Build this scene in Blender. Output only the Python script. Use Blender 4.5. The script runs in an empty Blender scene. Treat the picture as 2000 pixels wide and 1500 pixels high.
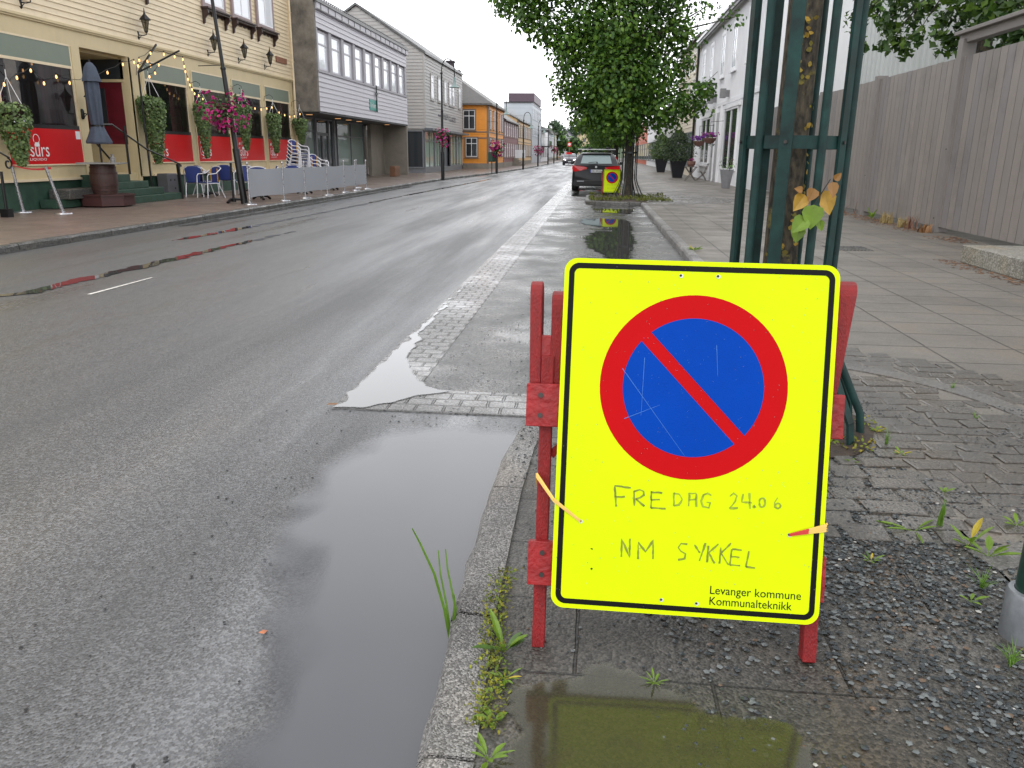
import bpy, math, random
import numpy as np
from mathutils import Vector, Matrix, noise as mn
R = math.radians
scene = bpy.context.scene
COL = scene.collection
random.seed(7); rng = np.random.default_rng(7)

# ------------------------------------------------------------------ camera
H = 1.40
cam_d = bpy.data.cameras.new('camera'); cam = bpy.data.objects.new('camera', cam_d); COL.objects.link(cam)
PITCH, ROLL, YAW, F = R(16.1), R(0.6), R(5.7), 1560.0
_cy, _sy = math.cos(YAW), math.sin(YAW)
CF = Vector((-_sy*math.cos(PITCH), _cy*math.cos(PITCH), -math.sin(PITCH)))
_r = Vector((_cy, _sy, 0)); _u = _r.cross(CF)
CR = _r*math.cos(ROLL) + _u*math.sin(ROLL); CU = -_r*math.sin(ROLL) + _u*math.cos(ROLL)
cam.matrix_world = Matrix(((CR.x, CU.x, -CF.x, 0), (CR.y, CU.y, -CF.y, 0), (CR.z, CU.z, -CF.z, H), (0, 0, 0, 1)))
cam_d.sensor_width = 36; cam_d.lens = 36*F/2000; cam_d.clip_end = 3000; cam_d.clip_start = .05
scene.camera = cam
# ------------------------------------------------------------------ sky, sun, exposure
SUN_EL, SUN_AZ = R(52), R(200)
world = bpy.data.worlds.new('World'); scene.world = world; world.use_nodes = True
nt = world.node_tree; nt.nodes.clear(); N = nt.nodes.new; L = nt.links.new
sky = N('ShaderNodeTexSky'); sky.sky_type = 'NISHITA'; sky.sun_disc = False; sky.sun_elevation = SUN_EL; sky.sun_rotation = SUN_AZ
tc = N('ShaderNodeTexCoord'); nz = N('ShaderNodeTexNoise'); nz.inputs['Scale'].default_value = 1.7; nz.inputs['Detail'].default_value = 4
cr = N('ShaderNodeValToRGB'); cr.color_ramp.elements[0].position = .33; cr.color_ramp.elements[1].position = .72
cr.color_ramp.elements[0].color = (10.5, 10.8, 11.4, 1); cr.color_ramp.elements[1].color = (15.5, 15.5, 15.6, 1)
mx = N('ShaderNodeMixRGB'); mx.inputs['Fac'].default_value = .93
bg = N('ShaderNodeBackground'); bg.inputs['Strength'].default_value = .10; out = N('ShaderNodeOutputWorld')
L(tc.outputs['Generated'], nz.inputs['Vector']); L(nz.outputs['Fac'], cr.inputs['Fac'])
L(sky.outputs[0], mx.inputs['Color1']); L(cr.outputs[0], mx.inputs['Color2']); sx = N('ShaderNodeSeparateXYZ'); L(tc.outputs['Generated'], sx.inputs[0]); hr = N('ShaderNodeMapRange'); hr.inputs['From Min'].default_value = .0; hr.inputs['From Max'].default_value = .55; hr.inputs['To Min'].default_value = 1.6; hr.inputs['To Max'].default_value = .9; L(sx.outputs[2], hr.inputs['Value'])
vs_ = N('ShaderNodeVectorMath'); vs_.operation = 'SCALE'; L(mx.outputs[0], vs_.inputs[0]); L(hr.outputs[0], vs_.inputs['Scale']); L(vs_.outputs[0], bg.inputs['Color']); L(bg.outputs[0], out.inputs['Surface'])
sl = bpy.data.lights.new('sun', 'SUN'); sl.energy = .8; sl.angle = R(35); sl.color = (1, .97, .93)
sun = bpy.data.objects.new('sun', sl); COL.objects.link(sun)
_d = Vector((math.sin(SUN_AZ)*math.cos(SUN_EL), math.cos(SUN_AZ)*math.cos(SUN_EL), math.sin(SUN_EL)))
sun.rotation_euler = _d.to_track_quat('Z', 'Y').to_euler()
scene.view_settings.view_transform = 'Standard'; scene.view_settings.look = 'None'
scene.view_settings.exposure = 0.42; scene.view_settings.gamma = 1

# survey helpers: a point seen in the photograph, placed on a known plane of the street
def ray(x, y): return CF + CR*((x-1000)/F) + CU*((750-y)/F)
EYE = Vector((0, 0, H))
def gz(x, y, z=0.0): d = ray(x, y); return EYE + d*((z-H)/d.z)
def onX(X, x, y): d = ray(x, y); return EYE + d*(X/d.x)
def onY(Y, x, y): d = ray(x, y); return EYE + d*(Y/d.y)

# ------------------------------------------------------------------ materials
def srgb(r, g, b):
    f = lambda c: (c/255/12.92) if c/255 <= .04045 else ((c/255+.055)/1.055)**2.4
    return (f(r), f(g), f(b))
MATS = {}
def mat(name, col, rough=.6, var=.12, vs=6., bump=0., bs=40., metal=0., spec=.5, coat=0., emit=None, tint=False, transl=0., stretch=None, dirt=0.):
    if name in MATS: return MATS[name]
    m = bpy.data.materials.new(name); m.use_nodes = True; t = m.node_tree; p = t.nodes['Principled BSDF']
    n = t.nodes.new; l = t.links.new
    co = n('ShaderNodeTexCoord'); mp = n('ShaderNodeMapping'); l(co.outputs['Object'], mp.inputs['Vector'])
    if stretch: mp.inputs['Scale'].default_value = stretch
    nz = n('ShaderNodeTexNoise'); nz.inputs['Scale'].default_value = vs; nz.inputs['Detail'].default_value = 5; nz.inputs['Roughness'].default_value = .65
    l(mp.outputs[0], nz.inputs['Vector'])
    rm = n('ShaderNodeMapRange'); rm.inputs['From Min'].default_value = .3; rm.inputs['From Max'].default_value = .7
    rm.inputs['To Min'].default_value = 1-var; rm.inputs['To Max'].default_value = 1+var; l(nz.outputs['Fac'], rm.inputs['Value'])
    mu = n('ShaderNodeVectorMath'); mu.operation = 'SCALE'; mu.inputs[0].default_value = col[:3]; l(rm.outputs[0], mu.inputs['Scale'])
    last = mu.outputs[0]
    if tint:
        at = n('ShaderNodeAttribute'); at.attribute_name = 'tint'
        m2 = n('ShaderNodeVectorMath'); m2.operation = 'MULTIPLY'; l(last, m2.inputs[0]); l(at.outputs['Color'], m2.inputs[1]); last = m2.outputs[0]
    if dirt:
        nd = n('ShaderNodeTexNoise'); nd.inputs['Scale'].default_value = 1.3; nd.inputs['Detail'].default_value = 8; nd.inputs['Roughness'].default_value = .75
        md = n('ShaderNodeMapping'); md.inputs['Scale'].default_value = (1, 1, .25) if not stretch else (1, 1, 1); l(co.outputs['Object'], md.inputs['Vector']); l(md.outputs[0], nd.inputs['Vector'])
        r2 = n('ShaderNodeMapRange'); r2.inputs['From Min'].default_value = .5; r2.inputs['From Max'].default_value = .75; r2.inputs['To Min'].default_value = 1; r2.inputs['To Max'].default_value = 1-dirt
        l(nd.outputs['Fac'], r2.inputs['Value']); m3 = n('ShaderNodeVectorMath'); m3.operation = 'SCALE'; l(last, m3.inputs[0]); l(r2.outputs[0], m3.inputs['Scale']); last = m3.outputs[0]
    l(last, p.inputs['Base Color'])
    rr = n('ShaderNodeMapRange'); rr.inputs['To Min'].default_value = max(.02, rough-.1); rr.inputs['To Max'].default_value = min(1, rough+.1); l(nz.outputs['Fac'], rr.inputs['Value']); l(rr.outputs[0], p.inputs['Roughness'])
    p.inputs['Metallic'].default_value = metal; p.inputs['Specular IOR Level'].default_value = spec; p.inputs['Coat Weight'].default_value = coat; p.inputs['Coat Roughness'].default_value = .05
    if bump:
        nb = n('ShaderNodeTexNoise'); nb.inputs['Scale'].default_value = bs; nb.inputs['Detail'].default_value = 4; l(mp.outputs[0], nb.inputs['Vector'])
        bp = n('ShaderNodeBump'); bp.inputs['Strength'].default_value = bump; bp.inputs['Distance'].default_value = .01; l(nb.outputs['Fac'], bp.inputs['Height']); l(bp.outputs[0], p.inputs['Normal'])
    if emit:
        p.inputs['Emission Color'].default_value = (*emit[:3], 1); p.inputs['Emission Strength'].default_value = emit[3]
    if transl:
        tr = n('ShaderNodeBsdfTranslucent'); l(last, tr.inputs['Color']); ms = n('ShaderNodeMixShader'); ms.inputs[0].default_value = transl
        o = t.nodes['Material Output']; l(p.outputs[0], ms.inputs[1]); l(tr.outputs[0], ms.inputs[2]); l(ms.outputs[0], o.inputs['Surface'])
    MATS[name] = m; return m
def glass(name, tintc=(.5, .55, .55), base=(.02, .022, .025), clear=.6, wob=.02, ior=1.5):
    if name in MATS: return MATS[name]
    m = bpy.data.materials.new(name); m.use_nodes = True; t = m.node_tree; n = t.nodes.new; l = t.links.new
    p = t.nodes['Principled BSDF']; p.inputs['Base Color'].default_value = (*base, 1); p.inputs['Roughness'].default_value = .03; p.inputs['IOR'].default_value = ior+.1
    nb = n('ShaderNodeTexNoise'); nb.inputs['Scale'].default_value = 1.2; co = n('ShaderNodeTexCoord'); l(co.outputs['Object'], nb.inputs['Vector'])
    bp = n('ShaderNodeBump'); bp.inputs['Strength'].default_value = wob*5; bp.inputs['Distance'].default_value = .05; l(nb.outputs['Fac'], bp.inputs['Height']); l(bp.outputs[0], p.inputs['Normal'])
    if clear > 0:
        tr = n('ShaderNodeBsdfTransparent'); tr.inputs[0].default_value = (*tintc, 1); ms = n('ShaderNodeMixShader')
        fr = n('ShaderNodeFresnel'); fr.inputs[0].default_value = ior
        a = n('ShaderNodeMath'); a.operation = 'MULTIPLY_ADD'; l(fr.outputs[0], a.inputs[0]); a.inputs[1].default_value = 1.; a.inputs[2].default_value = 1-clear
        a.use_clamp = True
        l(a.outputs[0], ms.inputs[0]); l(tr.outputs[0], ms.inputs[1]); l(p.outputs[0], ms.inputs[2]); l(ms.outputs[0], t.nodes['Material Output'].inputs['Surface'])
    MATS[name] = m; return m

# ------------------------------------------------------------------ mesh builder
TM = {}
class MB:
    def __init__(s): s.v = []; s.f = []; s.m = []
    def add(s, vs, fs, m=0):
        o = len(s.v); s.v += [tuple(v) for v in vs]; s.f += [tuple(i+o for i in f) for f in fs]; s.m += [m]*len(fs); return s
    def box(s, x0, x1, y0, y1, z0, z1, m=0):
        return s.add([(x, y, z) for z in (z0, z1) for y in (y0, y1) for x in (x0, x1)], [(0, 2, 3, 1), (4, 5, 7, 6), (0, 1, 5, 4), (2, 6, 7, 3), (0, 4, 6, 2), (1, 3, 7, 5)], m)
    def quad(s, a, b, c, d, m=0): return s.add([a, b, c, d], [(0, 1, 2, 3)], m)
    def beam(s, a, b, w, h, m=0, up=(0, 0, 1), w2=None, h2=None):
        a = Vector(a); b = Vector(b); d = (b-a).normalized(); up = Vector(up)
        if abs(d.dot(up)) > .97: up = Vector((0, 1, 0))
        x = d.cross(up).normalized(); z = x.cross(d); vs = []
        for p, ww, hh in ((a, w, h), (b, w2 or w, h2 or h)):
            vs += [p-x*ww/2-z*hh/2, p+x*ww/2-z*hh/2, p+x*ww/2+z*hh/2, p-x*ww/2+z*hh/2]
        return s.add(vs, [(3, 2, 1, 0), (4, 5, 6, 7), (0, 1, 5, 4), (1, 2, 6, 5), (2, 3, 7, 6), (3, 0, 4, 7)], m)
    def tube(s, pts, r, n=8, m=0, caps=True):
        pts = [Vector(p) for p in pts]; k = len(pts); rs = r if isinstance(r, (list, tuple)) else [r]*k; vs = []; x = None
        for i, p in enumerate(pts):
            d = (pts[min(i+1, k-1)]-pts[max(i-1, 0)]).normalized()
            if x is None: x = d.orthogonal().normalized()
            x = (x-d*x.dot(d)).normalized(); y = d.cross(x)
            vs += [p+(x*math.cos(2*math.pi*j/n)+y*math.sin(2*math.pi*j/n))*rs[i] for j in range(n)]
        fs = [(i*n+j, i*n+(j+1) % n, (i+1)*n+(j+1) % n, (i+1)*n+j) for i in range(k-1) for j in range(n)]
        if caps: fs += [tuple(range(n-1, -1, -1)), tuple(range((k-1)*n, k*n))]
        return s.add(vs, fs, m)
    def lathe(s, prof, c=(0, 0, 0), n=16, m=0, sx=1, sy=1, wob=None, rot=0):
        c = Vector(c); vs = []
        for k, (r, z) in enumerate(prof):
            for j in range(n):
                a = 2*math.pi*j/n+rot; q = r*(wob(a, z) if wob else 1)
                vs.append(c+Vector((math.cos(a)*q*sx, math.sin(a)*q*sy, z)))
        fs = [(i*n+j, i*n+(j+1) % n, (i+1)*n+(j+1) % n, (i+1)*n+j) for i in range(len(prof)-1) for j in range(n)]
        fs += [tuple(range(n-1, -1, -1)), tuple(range((len(prof)-1)*n, len(prof)*n))]
        return s.add(vs, fs, m)
    def prism(s, pts, ext, m=0):
        ext = Vector(ext); n = len(pts); a = [Vector(p) for p in pts]
        return s.add(a+[p+ext for p in a], [tuple(range(n-1, -1, -1)), tuple(range(n, 2*n))]+[(i, (i+1) % n, (i+1) % n+n, i+n) for i in range(n)], m)
    def ball(s, c, r, m=0, n=8, k=5, sz=1):
        prof = [(max(1e-4, r*math.sin(math.pi*i/k)), -r*sz*math.cos(math.pi*i/k)) for i in range(k+1)]
        return s.lathe(prof, c, n, m)
    def build(s, name, mats, parent=None, smooth=False, world=False, bevel=0, segs=2):
        me = bpy.data.meshes.new(name)
        vs = s.v
        if parent is not None and world:
            inv = TM[parent.name].inverted(); vs = [tuple(inv @ Vector(v)) for v in vs]
        me.from_pydata(vs, [], s.f); me.validate(); 
        if not isinstance(mats, (list, tuple)): mats = [mats]
        for m in mats: me.materials.append(m)
        if len(me.polygons) == len(s.m): me.polygons.foreach_set('material_index', s.m)
        if smooth:
            me.polygons.foreach_set('use_smooth', [True]*len(me.polygons))
            try: me.set_sharp_from_angle(angle=R(40))
            except Exception: pass
        o = bpy.data.objects.new(name, me); COL.objects.link(o)
        if parent is not None: o.parent = parent; TM[o.name] = TM[parent.name]
        else: TM[o.name] = Matrix.Identity(4)
        if bevel:
            b = o.modifiers.new('bevel', 'BEVEL'); b.width = bevel; b.segments = segs; b.limit_method = 'ANGLE'; b.angle_limit = R(40); b.harden_normals = False
        return o
def tag(o, label=None, cat=None, group=None, kind=None):
    if label: o['label'] = label
    if cat: o['category'] = cat
    if group: o['group'] = group
    if kind: o['kind'] = kind
    return o
def thing(name, label, cat, loc=(0, 0, 0), rz=0., group=None):
    o = bpy.data.objects.new(name, None); COL.objects.link(o); o.location = loc; o.rotation_euler = (0, 0, rz); o.empty_display_size = .1
    TM[o.name] = Matrix.Translation(Vector(loc)) @ Matrix.Rotation(rz, 4, 'Z')
    return tag(o, label, cat, group)
def dup(root, loc, rz=None, label=None, scale=None):
    def cp(o, par):
        c = o.copy(); COL.objects.link(c); c.parent = par
        for ch in list(o.children): cp(ch, c)
        return c
    r = cp(root, None); r.location = loc
    if rz is not None: r.rotation_euler = (0, 0, rz)
    if scale: r.scale = (scale,)*3
    if label: r['label'] = label
    return r
_font_cache = {}
def text_mesh(txt, size=1., depth=.0, shear=0, spacing=1.):
    cu = bpy.data.curves.new('lettering', 'FONT'); cu.body = txt; cu.size = size; cu.extrude = depth; cu.shear = shear; cu.space_character = spacing; cu.resolution_u = 3
    o = bpy.data.objects.new('lettering', cu); COL.objects.link(o)
    dg = bpy.context.evaluated_depsgraph_get(); me = o.evaluated_get(dg).to_mesh()
    vs = [tuple(v.co) for v in me.vertices]; fs = [tuple(p.vertices) for p in me.polygons]
    o.evaluated_get(dg).to_mesh_clear(); bpy.data.objects.remove(o); bpy.data.curves.remove(cu)
    return vs, fs
def put_text(mb, txt, org, ux, uy, width=None, size=1., depth=.0, m=0, shear=0, spacing=1.):
    vs, fs = text_mesh(txt, 1., 0, shear, spacing); ux = Vector(ux).normalized(); uy = Vector(uy).normalized(); nn = ux.cross(uy)
    x1 = max(v[0] for v in vs); x0 = min(v[0] for v in vs); k = size
    kx = (width/(x1-x0)) if width else size
    org = Vector(org)
    mb.add([org+ux*((v[0]-x0)*kx)+uy*(v[1]*k)+nn*depth for v in vs], fs, m)
def interp(a, b, t): return Vector(a)*(1-t)+Vector(b)*t

# leaves: many small folded leaf faces with a tint per leaf
def leaf_object(name, pts, nrm, size, material, parent=None, world=True, wide=.55, tints=None, droop=.35, jag=False):
    pts = np.asarray(pts, float); n = len(pts); nrm = np.asarray(nrm, float)
    nrm = nrm+rng.normal(0, .55, (n, 3)); nrm /= np.linalg.norm(nrm, axis=1)[:, None]
    t = rng.normal(0, 1, (n, 3)); t[:, 2] -= droop*2; t -= nrm*(t*nrm).sum(1)[:, None]; t /= np.linalg.norm(t, axis=1)[:, None]+1e-9
    b = np.cross(nrm, t); s = size*rng.uniform(.65, 1.25, (n, 1))
    if jag:   # lobed leaf
        prof = [(0, 0), (.32, .25), (.62, .18), (.5, .5), (.30, .62), (0, 1.05)]
    else: prof = [(0, 0), (.42, .3), (.36, .66), (0, 1.0)]
    k = len(prof); V = []
    for (w, d) in prof: V.append(pts+t*s*d+b*s*w*wide*2*.8+nrm*s*w*.22)
    for (w, d) in prof[1:-1]: V.append(pts+t*s*d-b*s*w*wide*2*.8+nrm*s*w*.22)
    nv = len(V); V = np.stack(V, 1).reshape(-1, 3)
    fa = list(range(k)); fb = [0]+[k-1]+list(range(nv-1, k-1, -1))
    if parent is not None and world:
        inv = np.array(TM[parent.name].inverted()); V = V@inv[:3, :3].T+inv[:3, 3]
    base = (np.arange(n)*nv)[:, None]
    loops = np.stack([base+np.array(fa), base+np.array(fb)], 1).reshape(-1)
    me = bpy.data.meshes.new(name); me.vertices.add(len(V)); me.vertices.foreach_set('co', V.ravel())
    me.loops.add(len(loops)); me.loops.foreach_set('vertex_index', loops.astype(np.int32))
    me.polygons.add(2*n); me.polygons.foreach_set('loop_start', (np.arange(2*n)*k).astype(np.int32)); me.polygons.foreach_set('loop_total', np.full(2*n, k, np.int32))
    me.update(); me.validate()
    if tints is None: tints = [(1, 1, 1), (1.5, 1.35, .9), (.6, .72, .6), (1.15, 1.1, 1), (.8, .85, .9)]
    ti = np.array(tints)[rng.integers(0, len(tints), n)]*rng.uniform(.75, 1.25, (n, 1))
    ca = me.color_attributes.new('tint', 'FLOAT_COLOR', 'POINT')
    cc = np.ones((n*nv, 4)); cc[:, :3] = np.repeat(ti, nv, 0); ca.data.foreach_set('color', cc.ravel())
    me.materials.append(material); o = bpy.data.objects.new(name, me); COL.objects.link(o)
    if parent is not None: o.parent = parent; TM[o.name] = TM[parent.name]
    else: TM[o.name] = Matrix.Identity(4)
    return o
def blob_pts(blobs, dens, shell=.55):
    P, Nn = [], []
    for (c, r) in blobs:
        r = np.array(r if hasattr(r, '__len__') else (r, r, r), float); n = max(6, int(dens*(r[0]*r[1]*r[2])**(2/3)))
        d = rng.normal(0, 1, (n, 3)); d /= np.linalg.norm(d, axis=1)[:, None]
        rad = shell+(1-shell)*rng.random((n, 1))**.6; rad += rng.normal(0, .05, (n, 1))
        P.append(np.array(c)+d*r*rad); q = d.copy(); q[:, 2] += .5; Nn.append(q)
    return np.concatenate(P), np.concatenate(Nn)

# ------------------------------------------------------------------ ground materials
def wet_ground(name, c_dark, c_light, agg=110., rough=(.16, .42), bump=.5, tracks=True, brick=None, brown=0., spec=.5, jcol=.35):
    m = bpy.data.materials.new(name); m.use_nodes = True; t = m.node_tree; n = t.nodes.new; l = t.links.new; p = t.nodes['Principled BSDF']
    co = n('ShaderNodeTexCoord'); P = co.outputs['Object']
    vo = n('ShaderNodeTexVoronoi'); vo.inputs['Scale'].default_value = agg; l(P, vo.inputs['Vector'])
    big = n('ShaderNodeTexNoise'); big.inputs['Scale'].default_value = 1.0; big.inputs['Detail'].default_value = 6; big.inputs['Roughness'].default_value = .6
    mp = n('ShaderNodeMapping'); mp.inputs['Scale'].default_value = (1.15, .085, 1) if tracks else (1.1, 1.1, 1); l(P, mp.inputs['Vector']); l(mp.outputs[0], big.inputs['Vector'])
    pat = n('ShaderNodeTexNoise'); pat.inputs['Scale'].default_value = 2.2; pat.inputs['Detail'].default_value = 7; l(P, pat.inputs['Vector'])
    sp = n('ShaderNodeSeparateColor'); l(vo.outputs['Color'], sp.inputs[0])
    a = n('ShaderNodeMapRange'); a.inputs['From Min'].default_value = .30; a.inputs['From Max'].default_value = 1.05; l(sp.outputs[0], a.inputs['Value'])
    mc = n('ShaderNodeMixRGB'); mc.inputs['Color1'].default_value = (*c_dark, 1); mc.inputs['Color2'].default_value = (*c_light, 1); l(a.outputs[0], mc.inputs['Fac'])
    # large patches
    b = n('ShaderNodeMapRange'); b.inputs['From Min'].default_value = .38; b.inputs['From Max'].default_value = .64; l(big.outputs['Fac'], b.inputs['Value'])
    s2 = n('ShaderNodeMapRange'); s2.inputs['To Min'].default_value = .55 if tracks else .82; s2.inputs['To Max'].default_value = 1.25 if tracks else 1.12; l(b.outputs[0], s2.inputs['Value'])
    sc = n('ShaderNodeVectorMath'); sc.operation = 'SCALE'; l(mc.outputs[0], sc.inputs[0]); l(s2.outputs[0], sc.inputs['Scale']); last = sc.outputs[0]
    if brown:
        br = n('ShaderNodeMapRange'); br.inputs['From Min'].default_value = .52; br.inputs['From Max'].default_value = .68; br.inputs['To Max'].default_value = brown; l(pat.outputs['Fac'], br.inputs['Value'])
        m4 = n('ShaderNodeMixRGB'); m4.blend_type = 'MULTIPLY'; m4.inputs['Color2'].default_value = (1., .78, .52, 1); l(br.outputs[0], m4.inputs['Fac']); l(last, m4.inputs['Color1']); last = m4.outputs[0]
    hsum = n('ShaderNodeMath'); hsum.operation = 'MULTIPLY'; l(vo.outputs['Distance'], hsum.inputs[0]); hsum.inputs[1].default_value = -1.
    hin = hsum.outputs[0]
    bp = n('ShaderNodeBump'); bp.inputs['Distance'].default_value = .006; l(hin, bp.inputs['Height'])
    bs = n('ShaderNodeMapRange'); bs.inputs['To Min'].default_value = bump*1.5; bs.inputs['To Max'].default_value = bump*.3; l(b.outputs[0], bs.inputs['Value']); l(bs.outputs[0], bp.inputs['Strength'])
    nrm = bp.outputs[0]
    rf = n('ShaderNodeMapRange'); rf.inputs['To Min'].default_value = rough[1]; rf.inputs['To Max'].default_value = rough[0]; l(b.outputs[0], rf.inputs['Value']); rlast = rf.outputs[0]
    if brick:
        bt = n('ShaderNodeTexBrick'); bw, bh, off, mort, rot = brick; bt.offset = off; bt.inputs['Scale'].default_value = 1; bt.inputs['Brick Width'].default_value = bw; bt.inputs['Row Height'].default_value = bh
        bt.inputs['Mortar Size'].default_value = mort; bt.inputs['Mortar Smooth'].default_value = .6; bt.inputs['Color1'].default_value = (.93, .93, .93, 1); bt.inputs['Color2'].default_value = (1.06, 1.06, 1.06, 1); bt.inputs['Mortar'].default_value = (jcol,)*3+(1,)
        m5 = n('ShaderNodeMapping'); m5.inputs['Rotation'].default_value = (0, 0, rot)
        wn = n('ShaderNodeTexNoise'); wn.inputs['Scale'].default_value = 3.5; wn.inputs['Detail'].default_value = 3; l(P, wn.inputs['Vector'])
        vm = n('ShaderNodeVectorMath'); vm.operation = 'MULTIPLY_ADD'; vm.inputs[1].default_value = (mort*2.2,)*3; l(wn.outputs['Color'], vm.inputs[0]); l(P, vm.inputs[2])
        l(vm.outputs[0], m5.inputs['Vector']); l(m5.outputs[0], bt.inputs['Vector'])
        m6 = n('ShaderNodeVectorMath'); m6.operation = 'MULTIPLY'; l(last, m6.inputs[0]); l(bt.outputs['Color'], m6.inputs[1]); last = m6.outputs[0]
        b2 = n('ShaderNodeBump'); b2.inputs['Distance'].default_value = .012; b2.inputs['Strength'].default_value = .8; b2.invert = True; l(bt.outputs['Fac'], b2.inputs['Height']); l(nrm, b2.inputs['Normal']); nrm = b2.outputs[0]
    l(last, p.inputs['Base Color']); l(rlast, p.inputs['Roughness']); l(nrm, p.inputs['Normal']); p.inputs['Specular IOR Level'].default_value = min(1, spec); p.inputs['IOR'].default_value = 1.5 if spec <= .5 else 1.72
    return m
def water_mat(name, base, clear=.0, ior=1.5, rgh=.02, lo=.25, hi=.5, nscale=6., namp=.5, tintc=(.7, .68, .6), ripple=.02):
    m = bpy.data.materials.new(name); m.use_nodes = True; t = m.node_tree; n = t.nodes.new; l = t.links.new; p = t.nodes['Principled BSDF']
    p.inputs['Base Color'].default_value = (*base, 1); p.inputs['Roughness'].default_value = rgh; p.inputs['IOR'].default_value = ior
    co = n('ShaderNodeTexCoord'); nz = n('ShaderNodeTexNoise'); nz.inputs['Scale'].default_value = nscale; nz.inputs['Detail'].default_value = 6; l(co.outputs['Object'], nz.inputs['Vector'])
    at = n('ShaderNodeAttribute'); at.attribute_name = 'depth'
    a = n('ShaderNodeMath'); a.operation = 'MULTIPLY_ADD'; l(nz.outputs['Fac'], a.inputs[0]); a.inputs[1].default_value = namp; l(at.outputs['Fac'], a.inputs[2])
    s = n('ShaderNodeMath'); s.operation = 'SUBTRACT'; l(a.outputs[0], s.inputs[0]); s.inputs[1].default_value = namp*.5
    r = n('ShaderNodeMapRange'); r.interpolation_type = 'SMOOTHSTEP'; r.inputs['From Min'].default_value = lo; r.inputs['From Max'].default_value = hi; l(s.outputs[0], r.inputs['Value'])
    wv = n('ShaderNodeTexNoise'); wv.inputs['Scale'].default_value = 3; l(co.outputs['Object'], wv.inputs['Vector'])
    bp = n('ShaderNodeBump'); bp.inputs['Strength'].default_value = ripple; bp.inputs['Distance'].default_value = .01; l(wv.outputs['Fac'], bp.inputs['Height']); l(bp.outputs[0], p.inputs['Normal'])
    tr = n('ShaderNodeBsdfTransparent'); ms = n('ShaderNodeMixShader'); l(r.outputs[0], ms.inputs[0]); l(tr.outputs[0], ms.inputs[1])
    body = p.outputs[0]
    if clear:
        t2 = n('ShaderNodeBsdfTransparent'); t2.inputs[0].default_value = (*tintc, 1); gl = n('ShaderNodeBsdfGlossy'); gl.inputs['Roughness'].default_value = rgh; l(bp.outputs[0], gl.inputs['Normal'])
        fr = n('ShaderNodeFresnel'); fr.inputs[0].default_value = ior; mg = n('ShaderNodeMixShader'); l(fr.outputs[0], mg.inputs[0]); l(t2.outputs[0], mg.inputs[1]); l(gl.outputs[0], mg.inputs[2])
        mm = n('ShaderNodeMixShader'); mm.inputs[0].default_value = clear; l(p.outputs[0], mm.inputs[1]); l(mg.outputs[0], mm.inputs[2]); body = mm.outputs[0]
    l(body, ms.inputs[2]); l(ms.outputs[0], t.nodes['Material Output'].inputs['Surface'])
    return m
def puddle(pts, z, m, soft=.25, rough_edge=.03, cell=.05, name='puddle'):
    """sheet of standing water on a fine grid; 'depth' grows from 0 at the outline to 1 at 'soft' metres inside"""
    P = np.array([p[:2] for p in pts], float); Q = np.roll(P, -1, 0); D = Q-P; L2 = (D**2).sum(1)
    x0, y0 = P.min(0)-cell; x1, y1 = P.max(0)+cell; cy = cell*(1 if y1-y0 < 6 else 3)
    nx, ny = int((x1-x0)/cell)+2, int((y1-y0)/cy)+2; G = np.zeros((nx, ny)); XY = np.zeros((nx, ny, 2))
    for i in range(nx):
        for j in range(ny):
            x, y = x0+i*cell, y0+j*cy; w = mn.noise(Vector((x*5, y*5, 2)))*rough_edge; q = np.array([x+w, y+w]); XY[i, j] = (x, y)
            t = np.clip(((q-P)*D).sum(1)/L2, 0, 1); d = np.sqrt((((P+D*t[:, None])-q)**2).sum(1)).min()
            c = (P[:, 1] > q[1]) != (Q[:, 1] > q[1]); xs = P[:, 0]+(q[1]-P[:, 1])*D[:, 0]/np.where(D[:, 1] == 0, 1e-9, D[:, 1])
            G[i, j] = d if (c & (q[0] < xs)).sum() % 2 else -d
    V, FF, dep, idx = [], [], [], {}
    def vi(i, j):
        if (i, j) not in idx: idx[(i, j)] = len(V); V.append((*XY[i, j], z)); dep.append(float(np.clip(G[i, j]/soft, 0, 1)))
        return idx[(i, j)]
    for i in range(nx-1):
        for j in range(ny-1):
            if max(G[i, j], G[i+1, j], G[i, j+1], G[i+1, j+1]) > 0: FF.append((vi(i, j), vi(i+1, j), vi(i+1, j+1), vi(i, j+1)))
    me = bpy.data.meshes.new(name); me.from_pydata(V, [], FF); ca = me.attributes.new('depth', 'FLOAT', 'POINT'); ca.data.foreach_set('value', dep)
    me.materials.append(m); o = bpy.data.objects.new(name, me); COL.objects.link(o); tag(o, kind='structure'); return o

asph = wet_ground('asphalt', srgb(42, 43, 46), srgb(104, 105, 107), agg=125, rough=(.26, .48), bump=.6, brown=.14, spec=.85)
asph2 = wet_ground('bay_asphalt', srgb(48, 48, 48), srgb(112, 110, 107), agg=110, rough=(.12, .42), bump=.6, tracks=False, brown=.3, spec=.55)
pav_l = wet_ground('tan_paving', srgb(110, 96, 88), srgb(134, 119, 109), agg=150, rough=(.3, .5), bump=.15, tracks=False, brick=(.4, .4, .0, .006, 0), jcol=.7, spec=.35)
pav_r = wet_ground('grey_brown_paving', srgb(100, 95, 88), srgb(123, 117, 109), agg=160, rough=(.42, .6), bump=.2, tracks=False, brick=(.6, .45, .0, .010, R(0)), jcol=.36, brown=.2, spec=.4)
slab_m = wet_ground('dirty_slab', srgb(56, 54, 50), srgb(94, 90, 84), agg=120, rough=(.22, .5), bump=.5, tracks=False, brick=(.7, .36, .5, .006, 0), jcol=.4, brown=.7)
cob_m = wet_ground('dark_cobble', srgb(74, 71, 67), srgb(100, 96, 90), agg=130, rough=(.2, .45), bump=.4, tracks=False, brown=.4)
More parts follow.
